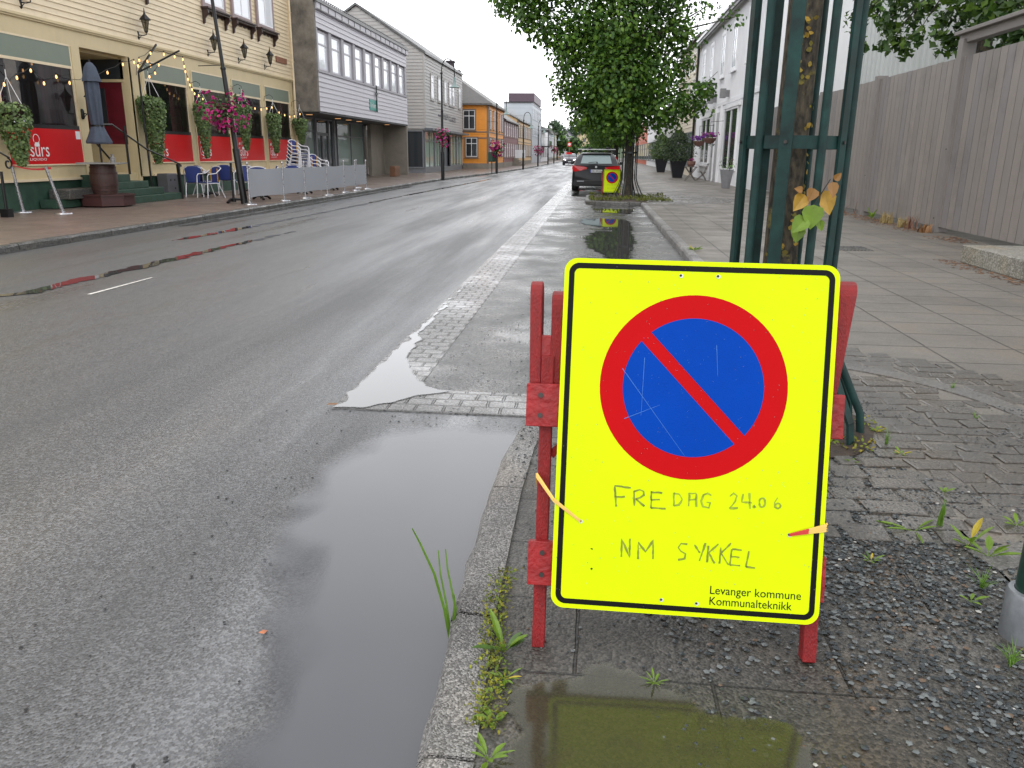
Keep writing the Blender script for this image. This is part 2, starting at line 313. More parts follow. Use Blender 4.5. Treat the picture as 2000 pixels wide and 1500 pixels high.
granite = wet_ground('granite_kerb', srgb(96, 94, 92), srgb(172, 169, 166), agg=190, rough=(.3, .5), bump=1.0, tracks=False, brown=.25)
granite_d = wet_ground('dark_granite', srgb(58, 58, 56), srgb(112, 110, 106), agg=60, rough=(.3, .5), bump=1., tracks=False, brown=.25)
strip_m = wet_ground('set_strip', srgb(108, 107, 106), srgb(146, 144, 142), agg=120, rough=(.06, .25), bump=.3, tracks=False, brick=(.16, .12, .5, .010, 0), jcol=.62)
soil_m = mat('soil', srgb(58, 46, 36), .75, .5, 14, bump=1., bs=60)
grass_m = mat('far_ground', srgb(70, 92, 48), .9, .4, .3)

# ------------------------------------------------------------------ the ground
SW = .10   # pavement height
def sheet(name, pts, z, m, kind='structure'):
    b = MB(); b.add([(x, y, z) for x, y in pts], [tuple(range(len(pts)))]); return tag(b.build(name, m), kind=kind)
sheet('ground', [(-900, -300), (900, -300), (900, 1500), (-900, 1500)], -.03, grass_m)
sheet('road', [(-8.6, -14), (1.6, -14), (1.6, 420), (-7.2, 420)], 0, asph)
bay = [(-1.08, 4.4), (1.35, 4.4), (1.35, 140), (-1.08, 140)]
sheet('parking_bay', bay, .004, asph2)
def slab(name, pts, m, z0=-.05, z1=SW):
    b = MB(); b.prism([(x, y, z0) for x, y in pts], (0, 0, z1-z0)); return tag(b.build(name, m), kind='structure')
KL = [(-8.05, -14), (-8.05, 43), (-7.25, 56), (-6.75, 75), (-6.55, 100), (-6.4, 400)]
slab('pavement', [(-60, -14)]+[(x-.14, y) for x, y in KL]+[(-60, 400)], pav_l)
slab('pavement', [(1.36, -14), (60, -14), (60, 400), (1.36, 400)], pav_r)
def kerb_line(pts, w, side, m, L0=1.1, z1=SW+.012, jit=.006, name='kerb', h=.14):
    """granite kerbstones laid end to end along a line; 'side' points from the road edge to the pavement"""
    b = MB(); acc = []
    for i in range(len(pts)-1):
        a, c = Vector((*pts[i], 0)), Vector((*pts[i+1], 0)); n = max(1, int((c-a).length/L0))
        for j in range(n): acc.append((a.lerp(c, j/n), a.lerp(c, (j+1)/n)))
    for a, c in acc:
        d = (c-a).normalized(); nn = Vector((-d.y, d.x, 0))*side; g = .006
        a2 = a+d*g; c2 = c-d*g; k = max(2, int((c2-a2).length/.11)); o = len(b.v); prof = [(0, -h), (.008, z1-.03), (.028, z1), (w*.5, z1+.002), (w, z1-.001), (w, -h)]
        tilt = random.uniform(-.004, .004)
        for s in range(k+1):
            p = a2.lerp(c2, s/k)
            for q, (u, z) in enumerate(prof):
                jj = mn.noise(Vector((p.x*7+q*3, p.y*7, z)))*jit*2 if q < 4 else 0
                b.v.append(tuple(p+nn*(u+jj)+Vector((0, 0, z+tilt+jj*.5))))
        for s in range(k):
            for q in range(len(prof)-1):
                i0 = o+s*len(prof)+q; b.f.append((i0, i0+len(prof), i0+len(prof)+1, i0+1)); b.m.append(0)
        b.f.append(tuple(o+q for q in range(len(prof)))); b.m.append(0); b.f.append(tuple(o+k*len(prof)+q for q in range(len(prof)-1, -1, -1))); b.m.append(0)
    ob = b.build(name, m); return tag(ob, kind='structure')
kerb_line(KL, .15, 1, granite_d)
# near island with the sign and the guarded tree
NK = [(-.34, -3), (-.36, 1.45), (-.385, 2.03), (-.39, 2.95), (-.375, 3.45), (-.32, 3.95), (-.1, 4.12), (.9, 4.16), (1.22, 4.45), (1.25, 6), (1.26, 23.2)]
slab('pavement', [(x+.13, y) if y < 3.9 else ((x, y-.12) if y < 4.2 else (x+.12, y)) for x, y in NK if y < 5]+[(1.37, 5), (1.37, -3)], slab_m)
kerb_line(NK[:6], .14, -1, granite, L0=.95, jit=.01)
kerb_line(NK[5:9], .14, -1, granite, L0=.5, jit=.008)
kerb_line(NK[8:], .14, -1, granite, L0=1.2, jit=.008)
IS = [(1.26, 23.3), (.95, 23.35), (0, 23.5), (-.28, 23.8), (-.33, 24.6), (-.33, 27.2), (0, 27.9), (1.26, 28.1)]
def island(dy, big=False):
    pts = [(x, y+dy) for x, y in IS]
    kerb_line(pts[::-1], .14, 1, granite_d if not big else granite, L0=.8)
    slab('tree_bed', [(x+.1 if x < 1 else x+.2, y+(.1 if y < 25.5 else -.1)+dy) for x, y in IS], soil_m, z1=SW+.004)
island(0)
kerb_line([(1.26, 28.2), (1.26, 44.8)], .14, -1, granite); island(22); kerb_line([(1.26, 50.3), (1.26, 68)], .14, -1, granite); island(45); kerb_line([(1.26, 73.5), (1.26, 300)], .14, -1, granite)
# flush strip of stone setts beside the lane, its cross strip, patches of cobble on the pavement
slab('sett_strip', [(-1.44, 4.18), (-1.04, 4.18), (-1.05, 140), (-1.37, 140)], strip_m, -.02, .007)
slab('sett_strip', [(-1.038, 4.18), (-.3, 4.18), (-.3, 4.6), (-1.038, 4.6)], strip_m, -.02, .007)
# cobbled patches: stones modelled one by one near the tree
def cobbles(x0, x1, y0, y1, sx, sy, z, m, keep=lambda x, y: True, name='cobbles', rot=0):
    b = MB(); r = 0; y = y0
    while y < y1:
        x = x0+random.uniform(0, sx)*(r % 2)
        while x < x1:
            w = sx*random.uniform(.55, 1.5); d = sy*random.uniform(.86, .97); cx, cy = x+w/2, y+d/2
            if keep(cx, cy):
                q = [(x+.006, y+.005), (x+w-.008, y+.005), (x+w-.008, y+d), (x+.006, y+d)]
                q = [(a+random.uniform(-.016, .016), c+random.uniform(-.016, .016)) for a, c in q]; zz = z+random.uniform(-.003, .004)
                ins = [(a+(cx-a)*.10, c+(cy-c)*.10) for a, c in q]; o = len(b.v)
                b.v += [(a, c, z-.012) for a, c in q]+[(a, c, zz-.004) for a, c in q]+[(a, c, zz+random.uniform(-.0015, .0015)) for a, c in ins]
                for k in range(4): b.f += [(o+k, o+(k+1) % 4, o+4+(k+1) % 4, o+4+k), (o+4+k, o+4+(k+1) % 4, o+8+(k+1) % 4, o+8+k)]; b.m += [0, 0]
                b.f.append((o+8, o+9, o+10, o+11)); b.m.append(0)
            x += w+.004
        y += sy+.006; r += 1
    return tag(b.build(name, m), kind='structure')
TC = (.89, 3.94)
def kp(x, y):
    d = math.hypot(x-TC[0], y-TC[1]); 
    return .42 < d < 1.32 and not (x < .55 and y < 2.9) and y > 2.3 and x > -.1
cobbles(-.1, 2.4, 2.3, 5.1, .17, .115, SW+.008, cob_m, kp)
b = MB(); ring = [(TC[0]+1.38*math.cos(a), TC[1]+1.38*math.sin(a)) for a in [R(-72+i*7) for i in range(26)]]
for i in range(25):
    a, c = ring[i], ring[i+1]; o = [(TC[0]+(p[0]-TC[0])*1.10, TC[1]+(p[1]-TC[1])*1.10) for p in (c, a)]
    b.prism([(*a, SW-.02), (*c, SW-.02), (*o[0], SW-.02), (*o[1], SW-.02)], (0, 0, .028))
tag(b.build('kerb_ring', wet_ground('ring_stone', srgb(84, 82, 79), srgb(118, 115, 111), agg=130, rough=(.3, .5), bump=.5, tracks=False, brown=.3), bevel=.003), kind='structure')
cobbles(1.6, 3.3, 3.2, 5.6, .15, .12, SW+.006, cob_m, lambda x, y: 1.53 < math.hypot(x-TC[0], y-TC[1]) < 1.95)
def soil_disc(cx, cy, r, z):
    b = MB(); vs = [(cx, cy, z+.03)]; n = 40
    for k, rr in enumerate((.5, 1)):
        for j in range(n):
            a = 2*math.pi*j/n; q = r*rr*(1+.12*mn.noise(Vector((math.cos(a)*2, math.sin(a)*2, k)))); vs.append((cx+q*math.cos(a), cy+q*math.sin(a), z+.03*(1-rr)+.006))
    fs = [(0, 1+j, 1+(j+1) % n) for j in range(n)]+[(1+j, 1+n+j, 1+n+(j+1) % n, 1+(j+1) % n) for j in range(n)]
    b.add(vs, fs); return tag(b.build('soil', soil_m, smooth=True), kind='structure')
soil_disc(TC[0], TC[1], .52, SW+.006)
cobbles(1.45, 4.4, 22.6, 28.6, .2, .16, SW+.006, cob_m, lambda x, y: (x-1.2)**2/9+(y-25.5)**2/8 < 1)
# standing water
w_big = water_mat('puddle_water', (.072, .074, .082), lo=.15, hi=.8, nscale=2.5, namp=.35, ior=1.6)
w_cut = water_mat('puddle_water_edge', (.06, .059, .057), ior=2.0, lo=.2, hi=.4, nscale=7, namp=.9)
w_shal = water_mat('shallow_water', (.10, .095, .06), clear=.65, lo=.15, hi=.34, nscale=13, namp=1.3, ior=1.45, rgh=.10, ripple=.2)
puddle([(.12, 3.96), (.12, .2), (-.82, .2), (-.82, 1.3), (-1.02, 2.0), (-1.26, 2.7), (-1.28, 3.3), (-1.15, 3.85), (-.8, 4.05)], .022, w_big, soft=.3, rough_edge=.10, cell=.04)
puddle([(-1.445, 4.17), (-1.43, 5.2), (-1.42, 7.0), (-1.41, 9), (-1.37, 9), (-1.36, 7.4), (-1.33, 6.2), (-1.26, 5.4), (-1.12, 4.95), (-.98, 4.7), (-.78, 4.62), (-.8, 4.58), (-1.0, 4.45), (-1.12, 4.3), (-1.25, 4.19)], .0115, w_cut, soft=.07, rough_edge=.05, cell=.02)
puddle([(.05, 10.3), (.5, 10.6), (.6, 11.5), (.72, 13), (.8, 15.5), (.8, 18), (.2, 18.6), (-.4, 18.2), (-.3, 16.8), (.15, 16.2), (-.25, 14.2), (-.15, 12.6), (.1, 11.5)], .012, w_cut, soft=.25, rough_edge=.12)
puddle([(-.1, 20.5), (.9, 20), (1.15, 21.8), (1.1, 23.4), (-.1, 23.5), (-.2, 22.5)], .012, w_cut, soft=.3, rough_edge=.1)
puddle([(-1.0, 28.3), (.8, 28.3), (.9, 33), (-.9, 33)], .012, w_cut, soft=.5, rough_edge=.15, cell=.08)
puddle([(-5.80, 7.2), (-5.58, 7.3), (-5.48, 9), (-5.40, 12.6), (-5.36, 14.4), (-5.46, 14.4), (-5.62, 11.8), (-5.74, 9)], .006, w_cut, soft=.10, rough_edge=.12)
puddle([(-6.80, 12.2), (-6.55, 12.6), (-6.50, 13.2), (-6.46, 13.5), (-6.36, 19), (-6.3, 27), (-6.45, 27), (-6.56, 18), (-6.72, 14), (-6.78, 13)], .006, w_cut, soft=.14, rough_edge=.12)
puddle([(-8.0, 14), (-7.65, 15), (-7.55, 22), (-7.65, 34), (-8.0, 36)], .006, w_cut, soft=.25, rough_edge=.12)
puddle([(-6.5, 27), (-6.25, 27), (-5.8, 46), (-6.0, 46)], .006, w_cut, soft=.14, rough_edge=.06)
puddle([(-.225, .9), (-.225, 1.6), (-.2, 1.72), (-.06, 1.80), (.1, 1.83), (.25, 1.76), (.42, 1.80), (.54, 1.70), (.6, 1.4), (.66, .9)], SW+.007, w_shal, soft=.12, rough_edge=.14, cell=.02)
# worn paint on the lane
wm = mat('worn_paint', (.62, .6, .55), .5, .5, 30, bump=.2)
b = MB(); b.quad((-5.03, 7.45, .004), (-4.98, 7.45, .004), (-4.97, 8.6, .004), (-5.0, 8.6, .004)); tag(b.build('road_marking', wm), kind='structure')
# drain grille in the pavement
gt = thing('drain_grate', 'ribbed concrete drain slab in the brown pavement near the fence', 'drain', (3.72, 12.35, SW))
b = MB(); b.box(-.3, .3, -.3, .3, 0, .004); b.build('slab', granite_d, gt)
b = MB(); [b.box(-.28+i*.05, -.255+i*.05, -.27, .27, .004, .010) for i in range(12)]; b.build('rib', granite_d, gt)
# gravel, grit and dead leaves
def pebbles(name, area, n, size, cols, z, dens=None, flat=.5):
    b = MB(); k = 0; t = 0
    while k < n and t < n*12:
        t += 1; x = random.uniform(area[0], area[1]); y = random.uniform(area[2], area[3])
        if dens and random.random() > dens(x, y): continue
        s = size*random.uniform(.35, 1.3)**1.5; zz = z(x, y) if callable(z) else z; a0 = random.uniform(0, 6.3)
        vs = [(x+s*math.cos(a0+j*1.2566)*random.uniform(.6, 1), y+s*math.sin(a0+j*1.2566)*random.uniform(.6, 1), zz+s*flat*.3) for j in range(5)]+[(x, y, zz+s*flat*random.uniform(.7, 1.1)), (x, y, zz-.002)]
        b.add(vs, [(j, (j+1) % 5, 5) for j in range(5)]+[((j+1) % 5, j, 6) for j in range(5)], random.choices(range(len(cols)), [c[1] for c in cols])[0]); k += 1
    return tag(b.build(name, [c[0] for c in cols]), kind='stuff')
st = [(mat('stone_dark', srgb(48, 53, 55), .25, .3, 30), 12), (mat('stone_mid', srgb(100, 104, 104), .3, .3, 30), 5), (mat('stone_pale', srgb(168, 166, 160), .5, .1, 30), .25), (mat('stone_brown', srgb(96, 78, 62), .4, .3, 30), .6)]
def gd(x, y):
    v = 1.15-abs((x-1.05)-(2.1-y)*.25)/.75
    q = mn.noise(Vector((x*2.3, y*2.3, 0)))
    return max(0, min(1, v*.9+q*.9)) if x > .1 else max(0, q-.2)*.3
pebbles('gravel', (-.15, 2.3, 1.2, 3.6), 15000, .0088, st, SW+.003, gd)
pebbles('grit', (.6, 2.4, 2.3, 4.4), 2600, .006, st, SW+.009, lambda x, y: max(0, .5+1.6*mn.noise(Vector((x*2.5, y*2.5, 4)))-.25*(y-2.6)), flat=.6)
pebbles('grit', (-.2, 1.4, 1.2, 4.1), 1300, .006, st, SW+.002)
pebbles('grit', (-.32, -.2, 2.9, 4.0), 200, .006, st, SW+.012, flat=.9)
pebbles('grit', (-2.6, -.4, 1.2, 4.2), 260, .007, [(mat('grit_black', srgb(22, 22, 24), .4), 1)], .003, lambda x, y: max(0, 1.1-abs(x+.95)*1.2))
pebbles('grit', (-1.0, -.3, 3.6, 8), 300, .007, st, .006)
dl = [(mat('dead_leaf', srgb(128, 92, 62), .6, .4, 20), 2), (mat('dead_leaf_dark', srgb(84, 60, 44), .6, .4, 20), 2)]
pebbles('dead_leaves', (5.2, 6.15, 13.5, 22), 900, .03, dl, SW+.002, lambda x, y: max(0, 1-(6.15-x)*1.6)*(.4+mn.noise(Vector((0, y*.9, 3)))), flat=.25)
pebbles('dead_leaves', (4.2, 4.72, 9, 11.2), 260, .022, dl, SW+.002, lambda x, y: max(0, 1-(4.75-x)*3), flat=.25)

# ------------------------------------------------------------------ no-parking board on its red trestle
red_w = mat('red_paint_wood', srgb(132, 15, 19), .5, .25, 9, bump=.5, bs=60, stretch=(8, 8, 1), dirt=.4)
red_b = mat('red_paint_worn', srgb(144, 22, 25), .5, .35, 14, bump=.6, bs=50, dirt=.45)
bolt_m = mat('bolt_metal', srgb(70, 66, 64), .4, metal=.8)
P0 = Vector((0, 1.9, .10)); VB = Vector((0, .2, .91)).normalized(); NB = Vector((0, -.91, .2)).normalized()
def bp_(x, s, d=0): return P0+Vector((x, 0, 0))+VB*s+NB*d
def make_trestle(base, name='trestle', label='', world_off=Vector((0, 0, 0))):
    t = thing(name, label, 'barrier', base)
    def pl(mb, x0, x1, s0, s1, d0, d1, x2=None, x3=None):   # plank in the tilted plane, may taper/lean
        x2 = x0 if x2 is None else x2; x3 = x1 if x3 is None else x3
        mb.add([bp_(a, s, d) for d in (d0, d1) for a, s in ((x0, s0), (x1, s0), (x3, s1), (x2, s1))], [(0, 1, 2, 3), (7, 6, 5, 4), (0, 4, 5, 1), (1, 5, 6, 2), (2, 6, 7, 3), (3, 7, 4, 0)])
        return mb
    def prong(x0, x1, s0, s1, x2, x3, rounded=True):
        mb = MB(); w = x3-x2; pts = []
        for i in range(9):
            a = math.pi*i/8; pts.append((-.045*math.cos(a), .045*math.sin(a)*.9))
        prof = [(-.045, s0)]+[(dd, s1-.04+h) for dd, h in pts]+[(.045, s0)]
        lo, hi = [], []
        for dd, s in prof:
            k = (s-s0)/(s1-s0); lo.append(bp_(x0+(x2-x0)*k, s, dd-.05)); hi.append(bp_(x1+(x3-x1)*k, s, dd-.05))
        n = len(prof); mb.add(lo+hi, [tuple(range(n-1, -1, -1)), tuple(range(n, 2*n))]+[(i, (i+1) % n, (i+1) % n+n, i+n) for i in range(n)]); return mb
    for o in (pl(MB(), -.128, -.094, 0, .80, -.045, 0), pl(MB(), .592, .628, .01, .80, -.045, 0)): o.build('front_leg', red_w, t, world=True, bevel=.003)
    for sx in (-.06, .56):
        mb = MB(); a = bp_(sx, .84, -.04); c = Vector((sx, 2.62, .10)); mb.beam(a, c, .034, .05, up=(1, 0, 0)); mb.build('rear_leg', red_w, t, world=True, bevel=.003)
    for q in ((-.158, -.128, .70, 1.0, -.165, -.132), (-.104, -.072, .70, .975, -.106, -.074), (.60, .640, .70, 1.02, .632, .684), (.548, .58, .70, 1.0, .55, .582)):
        prong(*q).build('prong', red_w, t, world=True, bevel=.004)
    for x0 in (-.158, .55): pl(MB(), x0, x0+.086, .70, .855, -.085, -.012).build('yoke_block', red_b, t, world=True, bevel=.004)
    for x0, x1, s0, s1 in ((-.163, .655, .612, .726), (-.145, .632, .182, .302)):
        p = pl(MB(), x0, x1, s0, s1, .001, .024).build('plank', red_b, t, world=True, bevel=.002)
        for bx in (x0+.038, x1-.04):
            for bs in (s0+.03, s1-.03):
                mb = MB(); c = bp_(bx, bs, .024); mb.tube([c, c+NB*.004], .007, 8); mb.build('bolt', bolt_m, p, world=True)
    for s in (-1,):
        mb = MB(); mb.beam(bp_(-.095, .53, -.03), bp_(.03, .66, -.03), .02, .03, up=NB); mb.build('brace', red_w, t, world=True)
    return t
trestle = make_trestle((0.25, 1.95, SW), 'trestle', 'red painted wooden trestle behind the large yellow no-parking board')

TL = Vector((-.07247, 2.07659, 1.14304)); SU = Vector((.99998, -.00028, -.00679)).normalized(); SV = Vector((-.00669, -.21958, -.97557)).normalized(); SN = SU.cross(SV); 
if SN.y > 0: SN = -SN
SWD, SHT = .69, .92
def bpt(u, v, d=0): return TL+SU*u+SV*v+SN*d
def rrect(u0, v0, u1, v1, r, n=8):
    P = []
    for cx, cy, a0 in ((u1-r, v0+r, -90), (u1-r, v1-r, 0), (u0+r, v1-r, 90), (u0+r, v0+r, 180)):
        for i in range(n+1): a = R(a0+90*i/n); P.append((cx+r*math.cos(a), cy+r*math.sin(a)))
    return P
yel = mat('fluorescent_sheet', (.62, .79, .0), .45, .05, 2, bump=.05, bs=300, spec=.12, dirt=.16)
blk = mat('black_print', srgb(16, 16, 15), .45, .1, spec=.12)
redp = mat('red_print', srgb(182, 8, 14), .45, .06, 3, bump=.05, bs=300, spec=.08, dirt=.12)
blup = mat('blue_print', srgb(0, 62, 160), .45, .08, 4, bump=.08, bs=300, spec=.06, dirt=.1)
alu = mat('aluminium_sheet', srgb(170, 172, 174), .4, metal=.8)
hole = mat('hole_shadow', (.01, .01, .01), .8); chip = mat('chipped_edge', srgb(205, 205, 195), .5)
ink = mat('marker_ink', srgb(122, 134, 24), .5, .35, 60); ink2 = mat('marker_ink_faded', srgb(140, 156, 20), .5, .3, 60)
sg = thing('parking_ban_board', 'large fluorescent yellow no-parking board with faint handwriting, tied to the near red trestle', 'sign', bpt(SWD/2, SHT))
def flat(mb, poly, d, m=0, th=None):
    n = len(poly)
    if th: mb.prism([bpt(u, v, d) for u, v in poly], -SN*th, m)
    else: mb.add([bpt(u, v, d) for u, v in poly], [tuple(range(n))], m)
mb = MB(); flat(mb, rrect(0, 0, SWD, SHT, .034), 0, 0, .003); mb.build('board', [yel], sg, world=True)
def ringstrip(mb, outer, inner, d, m=0):
    n = len(outer); o = len(mb.v); mb.v += [tuple(bpt(u, v, d)) for u, v in outer+inner]
    for i in range(n): mb.f.append((o+i, o+(i+1) % n, o+n+(i+1) % n, o+n+i)); mb.m.append(m)
mb = MB(); ringstrip(mb, rrect(.012, .012, SWD-.012, SHT-.012, .026), rrect(.026, .026, SWD-.026, SHT-.026, .014), .0008); mb.build('border', blk, sg, world=True)
cc = (.341, .323); ro, ri = .2375, .1785
circ = lambda r, n=72: [(cc[0]+r*math.cos(2*math.pi*i/n), cc[1]+r*math.sin(2*math.pi*i/n)) for i in range(n)]
mb = MB(); flat(mb, circ(ro), .0008, 0); sym = mb.build('symbol', [redp], sg, world=True)
mb = MB(); hw = .0165; thm = math.asin(hw/ri); dirA = R(45.8)
for sgn in (1, -1):
    P = []
    for i in range(41):
        a = (dirA+thm+(math.pi-2*thm)*i/40) if sgn > 0 else (dirA+math.pi+thm+(math.pi-2*thm)*i/40)
        P.append((cc[0]+ri*math.cos(a), cc[1]+ri*math.sin(a)))
    flat(mb, P, .0016)
mb.build('blue_field', blup, sym, world=True)
# handwriting: photo strokes carried onto the board's plane
def s2b(x, y):
    d = ray(1000+x/2.857, 880+y/2.857); k = (TL-EYE).dot(SN)/d.dot(SN); q = EYE+d*k-TL; return (q.dot(SU), q.dot(SV))
def stroke(mb, pts, w=.0050, m=0):
    P = [Vector((*s2b(*p), 0)) for p in pts]; Q = [P[0]]
    for a, c in zip(P, P[1:]):
        k = max(1, int((c-a).length/.008)); Q += [a.lerp(c, i/k)+Vector((random.gauss(0, .0004), random.gauss(0, .0004), 0)) for i in range(1, k+1)]
    L_, Rr = [], []
    for i, p in enumerate(Q):
        d = (Q[min(i+1, len(Q)-1)]-Q[max(i-1, 0)]); d = d.normalized() if d.length > 1e-6 else Vector((1, 0, 0)); nn = Vector((-d.y, d.x, 0))*w*.5*random.uniform(.45, 1.25); L_.append(p+nn); Rr.append(p-nn)
    o = len(mb.v); mb.v += [tuple(bpt(p.x, p.y, .0012)) for p in L_+Rr]; n = len(Q)
    for i in range(n-1): mb.f.append((o+i, o+i+1, o+n+i+1, o+n+i)); mb.m.append(m)
def ell(cx, cy, rx, ry, a0=0, a1=360, n=14): return [(cx+rx*math.cos(R(a0+(a1-a0)*i/n)), cy+ry*math.sin(R(a0+(a1-a0)*i/n))) for i in range(n+1)]
mb = MB()
for S in ([(573, 200), (580, 312)], [(572, 195), (665, 208)], [(575, 258), (630, 258)], [(680, 225), (683, 308)], [(680, 228), (712, 218), (735, 226), (736, 246), (715, 262), (690, 270)], [(690, 270), (738, 308)], [(778, 225), (775, 320)], [(775, 232), (838, 235)], [(775, 275), (825, 272)], [(775, 320), (858, 322)]): stroke(mb, S)
mb.build('handwriting', [ink, ink2, blk], sg, world=True); mb = MB()
for S in ([(905, 235), (903, 308)], [(903, 238), (935, 242), (950, 272), (932, 303), (903, 308)], [(985, 310), (990, 240), (1028, 236), (1028, 312)], [(985, 275), (1028, 272)], [(1112, 250), (1092, 238), (1068, 248), (1056, 282), (1065, 312), (1098, 320), (1108, 290), (1085, 288)], [(610, 592), (612, 495), (658, 595), (657, 490)], [(703, 605), (705, 510), (745, 565), (788, 500), (787, 605)]): stroke(mb, S, m=0 if S[0][1] > 400 else 1)
for S in ([(978, 522), (945, 518), (928, 540), (940, 560), (968, 575), (964, 602), (925, 610)], [(1018, 525), (1048, 570)], [(1080, 515), (1045, 615)], [(1095, 530), (1088, 625)], [(1152, 520), (1092, 575)], [(1098, 572), (1130, 628)], [(1165, 540), (1157, 630)], [(1222, 515), (1160, 580)], [(1168, 575), (1208, 635)], [(1228, 550), (1215, 638)], [(1228, 550), (1283, 555)], [(1222, 592), (1270, 594)], [(1215, 638), (1272, 642)], [(1322, 560), (1305, 648)], [(1305, 648), (1357, 655)]): stroke(mb, S)
mb.build('handwriting', [ink, ink2, blk], sg, world=True); mb = MB()
for S in ([(1215, 255), (1235, 237), (1255, 252), (1246, 283), (1213, 322)], [(1213, 322), (1262, 320)], [(1290, 240), (1283, 288), (1338, 290)], [(1324, 235), (1328, 325)], ell(1352, 312, 4, 5), ell(1396, 290, 16, 26), [(1482, 262), (1464, 290), (1464, 318)]+ell(1483, 308, 15, 14, 160, -180)): stroke(mb, S, m=1)
for S in ([(448, 655), (440, 662)], [(446, 545), (444, 550)]): stroke(mb, S, .005, 2)
mb.build('handwriting', [ink, ink2, blk], sg, world=True)
mb = MB()
put_text(mb, 'Levanger kommune', bpt(.4125, .8560, .001), SU, -SV, width=.2300, size=.0315)
put_text(mb, 'Kommunalteknikk', bpt(.4125, .8850, .001), SU, -SV, width=.2085, size=.0315)
mb.build('lettering', blk, sg, world=True)
for u, v in ((.296, .037), (.389, .036), (.069, .685), (.603, .688), (.288, .880), (.379, .8835)):
    mb = MB(); P = [(u+.0032*math.cos(R(i*30)), v+.0032*math.sin(R(i*30))) for i in range(12)]; flat(mb, P, .0022, 0)
    P = [(u+.0012+.0055*math.cos(R(i*30)), v+.001+.0052*math.sin(R(i*30))) for i in range(12)]; flat(mb, P, .0018, 1)
    mb.build('fixing_hole', [hole, chip], sg, world=True)
scr = mat('faint_scratch', (.015, .13, .48), .4, .2, 40)
mb = MB()
for S in ([(.16, .28), (.33, .50)], [(.17, .41), (.26, .37)], [(.395, .21), (.402, .29)], [(.215, .25), (.213, .40)]):
    P = Vector((*S[0], 0)); Q = Vector((*S[1], 0)); d = (Q-P).normalized(); nn = Vector((-d.y, d.x, 0))*.0009
    mb.add([bpt(q.x, q.y, .0021) for q in (P-nn, P+nn, Q+nn*.4, Q-nn*.4)], [(0, 1, 2, 3)])
for i in range(46): u, v = random.uniform(.2, .5), random.uniform(.18, .48); mb.add([bpt(u+.0011*math.cos(a), v+.0008*math.sin(a), .0021) for a in (0, 1.5, 3, 4.5)], [(0, 1, 2, 3)])
mb.build('scratch', scr, sym, world=True)
mb = MB()   # rain drops
dropm = glass('water_drop', (1, 1, 1), (.5, .5, .5), clear=.85)
for i in range(260):
    u, v = random.uniform(.01, SWD-.01), random.uniform(.01, SHT-.01)**1; r = random.uniform(.0006, .0016); c = bpt(u, v, .0010)
    mb.ball(c, r, n=6, k=3)
mb.build('raindrop', dropm, sg, world=True, smooth=True)['kind'] = 'stuff'
strap_m = mat('pale_yellow_strap', srgb(226, 186, 92), .45, .12, 60, stretch=(1, 1, 20)); strap_r = mat('red_strap_end', srgb(196, 50, 44), .5)
def strap(path, w0, w1, name, m2=False):
    tt = thing(name, ('pale yellow strap with a red end at the right edge of the yellow board' if m2 else 'pale yellow strap tying the board to the left leg of the red trestle'), 'strap', tuple(path[0]))
    for k in range(3):
        mb = MB(); n = len(path)-1
        for i in range(n):
            a, c = Vector(path[i]), Vector(path[i+1]); o = (k-1)*(w0+(w1-w0)*i/n)*.33; o2 = (k-1)*(w0+(w1-w0)*(i+1)/n)*.33
            mb.beam(a-SV*o+SN*.001*k, c-SV*o2+SN*.001*k, (w0+(w1-w0)*i/n)*.40, .0012, up=SN, w2=(w0+(w1-w0)*(i+1)/n)*.40, m=(1 if (m2 and i == n-1) else 0))
        mb.build('strand', [strap_m, strap_r], tt, world=True)
    return tt
strap([bp_(-.127, .44, -.05), bp_(-.131, .47, -.02), bp_(-.130, .478, .004), bpt(-.003, .632, .006), bpt(.069, .685, .003)], .020, .008, 'tie_strap')
strap([bpt(.688, .664, -.03), bpt(.692, .664, -.004), bpt(.6935, .664, .003), bpt(.650, .675, .005), bpt(.603, .688, .003)], .034, .007, 'tie_strap', True)

# second, smaller-looking board on its trestle by the tree bed (same kind, turned a little)
c2 = Vector((.24, 26.9, SW))
def far_sign():
    t2 = dup(trestle, (c2.x+.25, c2.y, c2.z), label='red wooden trestle at the kerb in front of the black car'); 
    s2 = dup(sg, (0, 0, 0), label='small far no-parking board leaning by the tree in front of the black car')
    k = .8; t2.scale = (k,)*3; s2.scale = (k,)*3
    s2.location = t2.location+(Vector(sg.location)-Vector((.25, 1.95, SW)))*k
    for o in (t2, s2): o['group'] = None; del o['group']
    for ch in list(s2.children):
        if ch.name.split('.')[0] in ('raindrop',): bpy.data.objects.remove(ch)
    return t2, s2
far_sign()

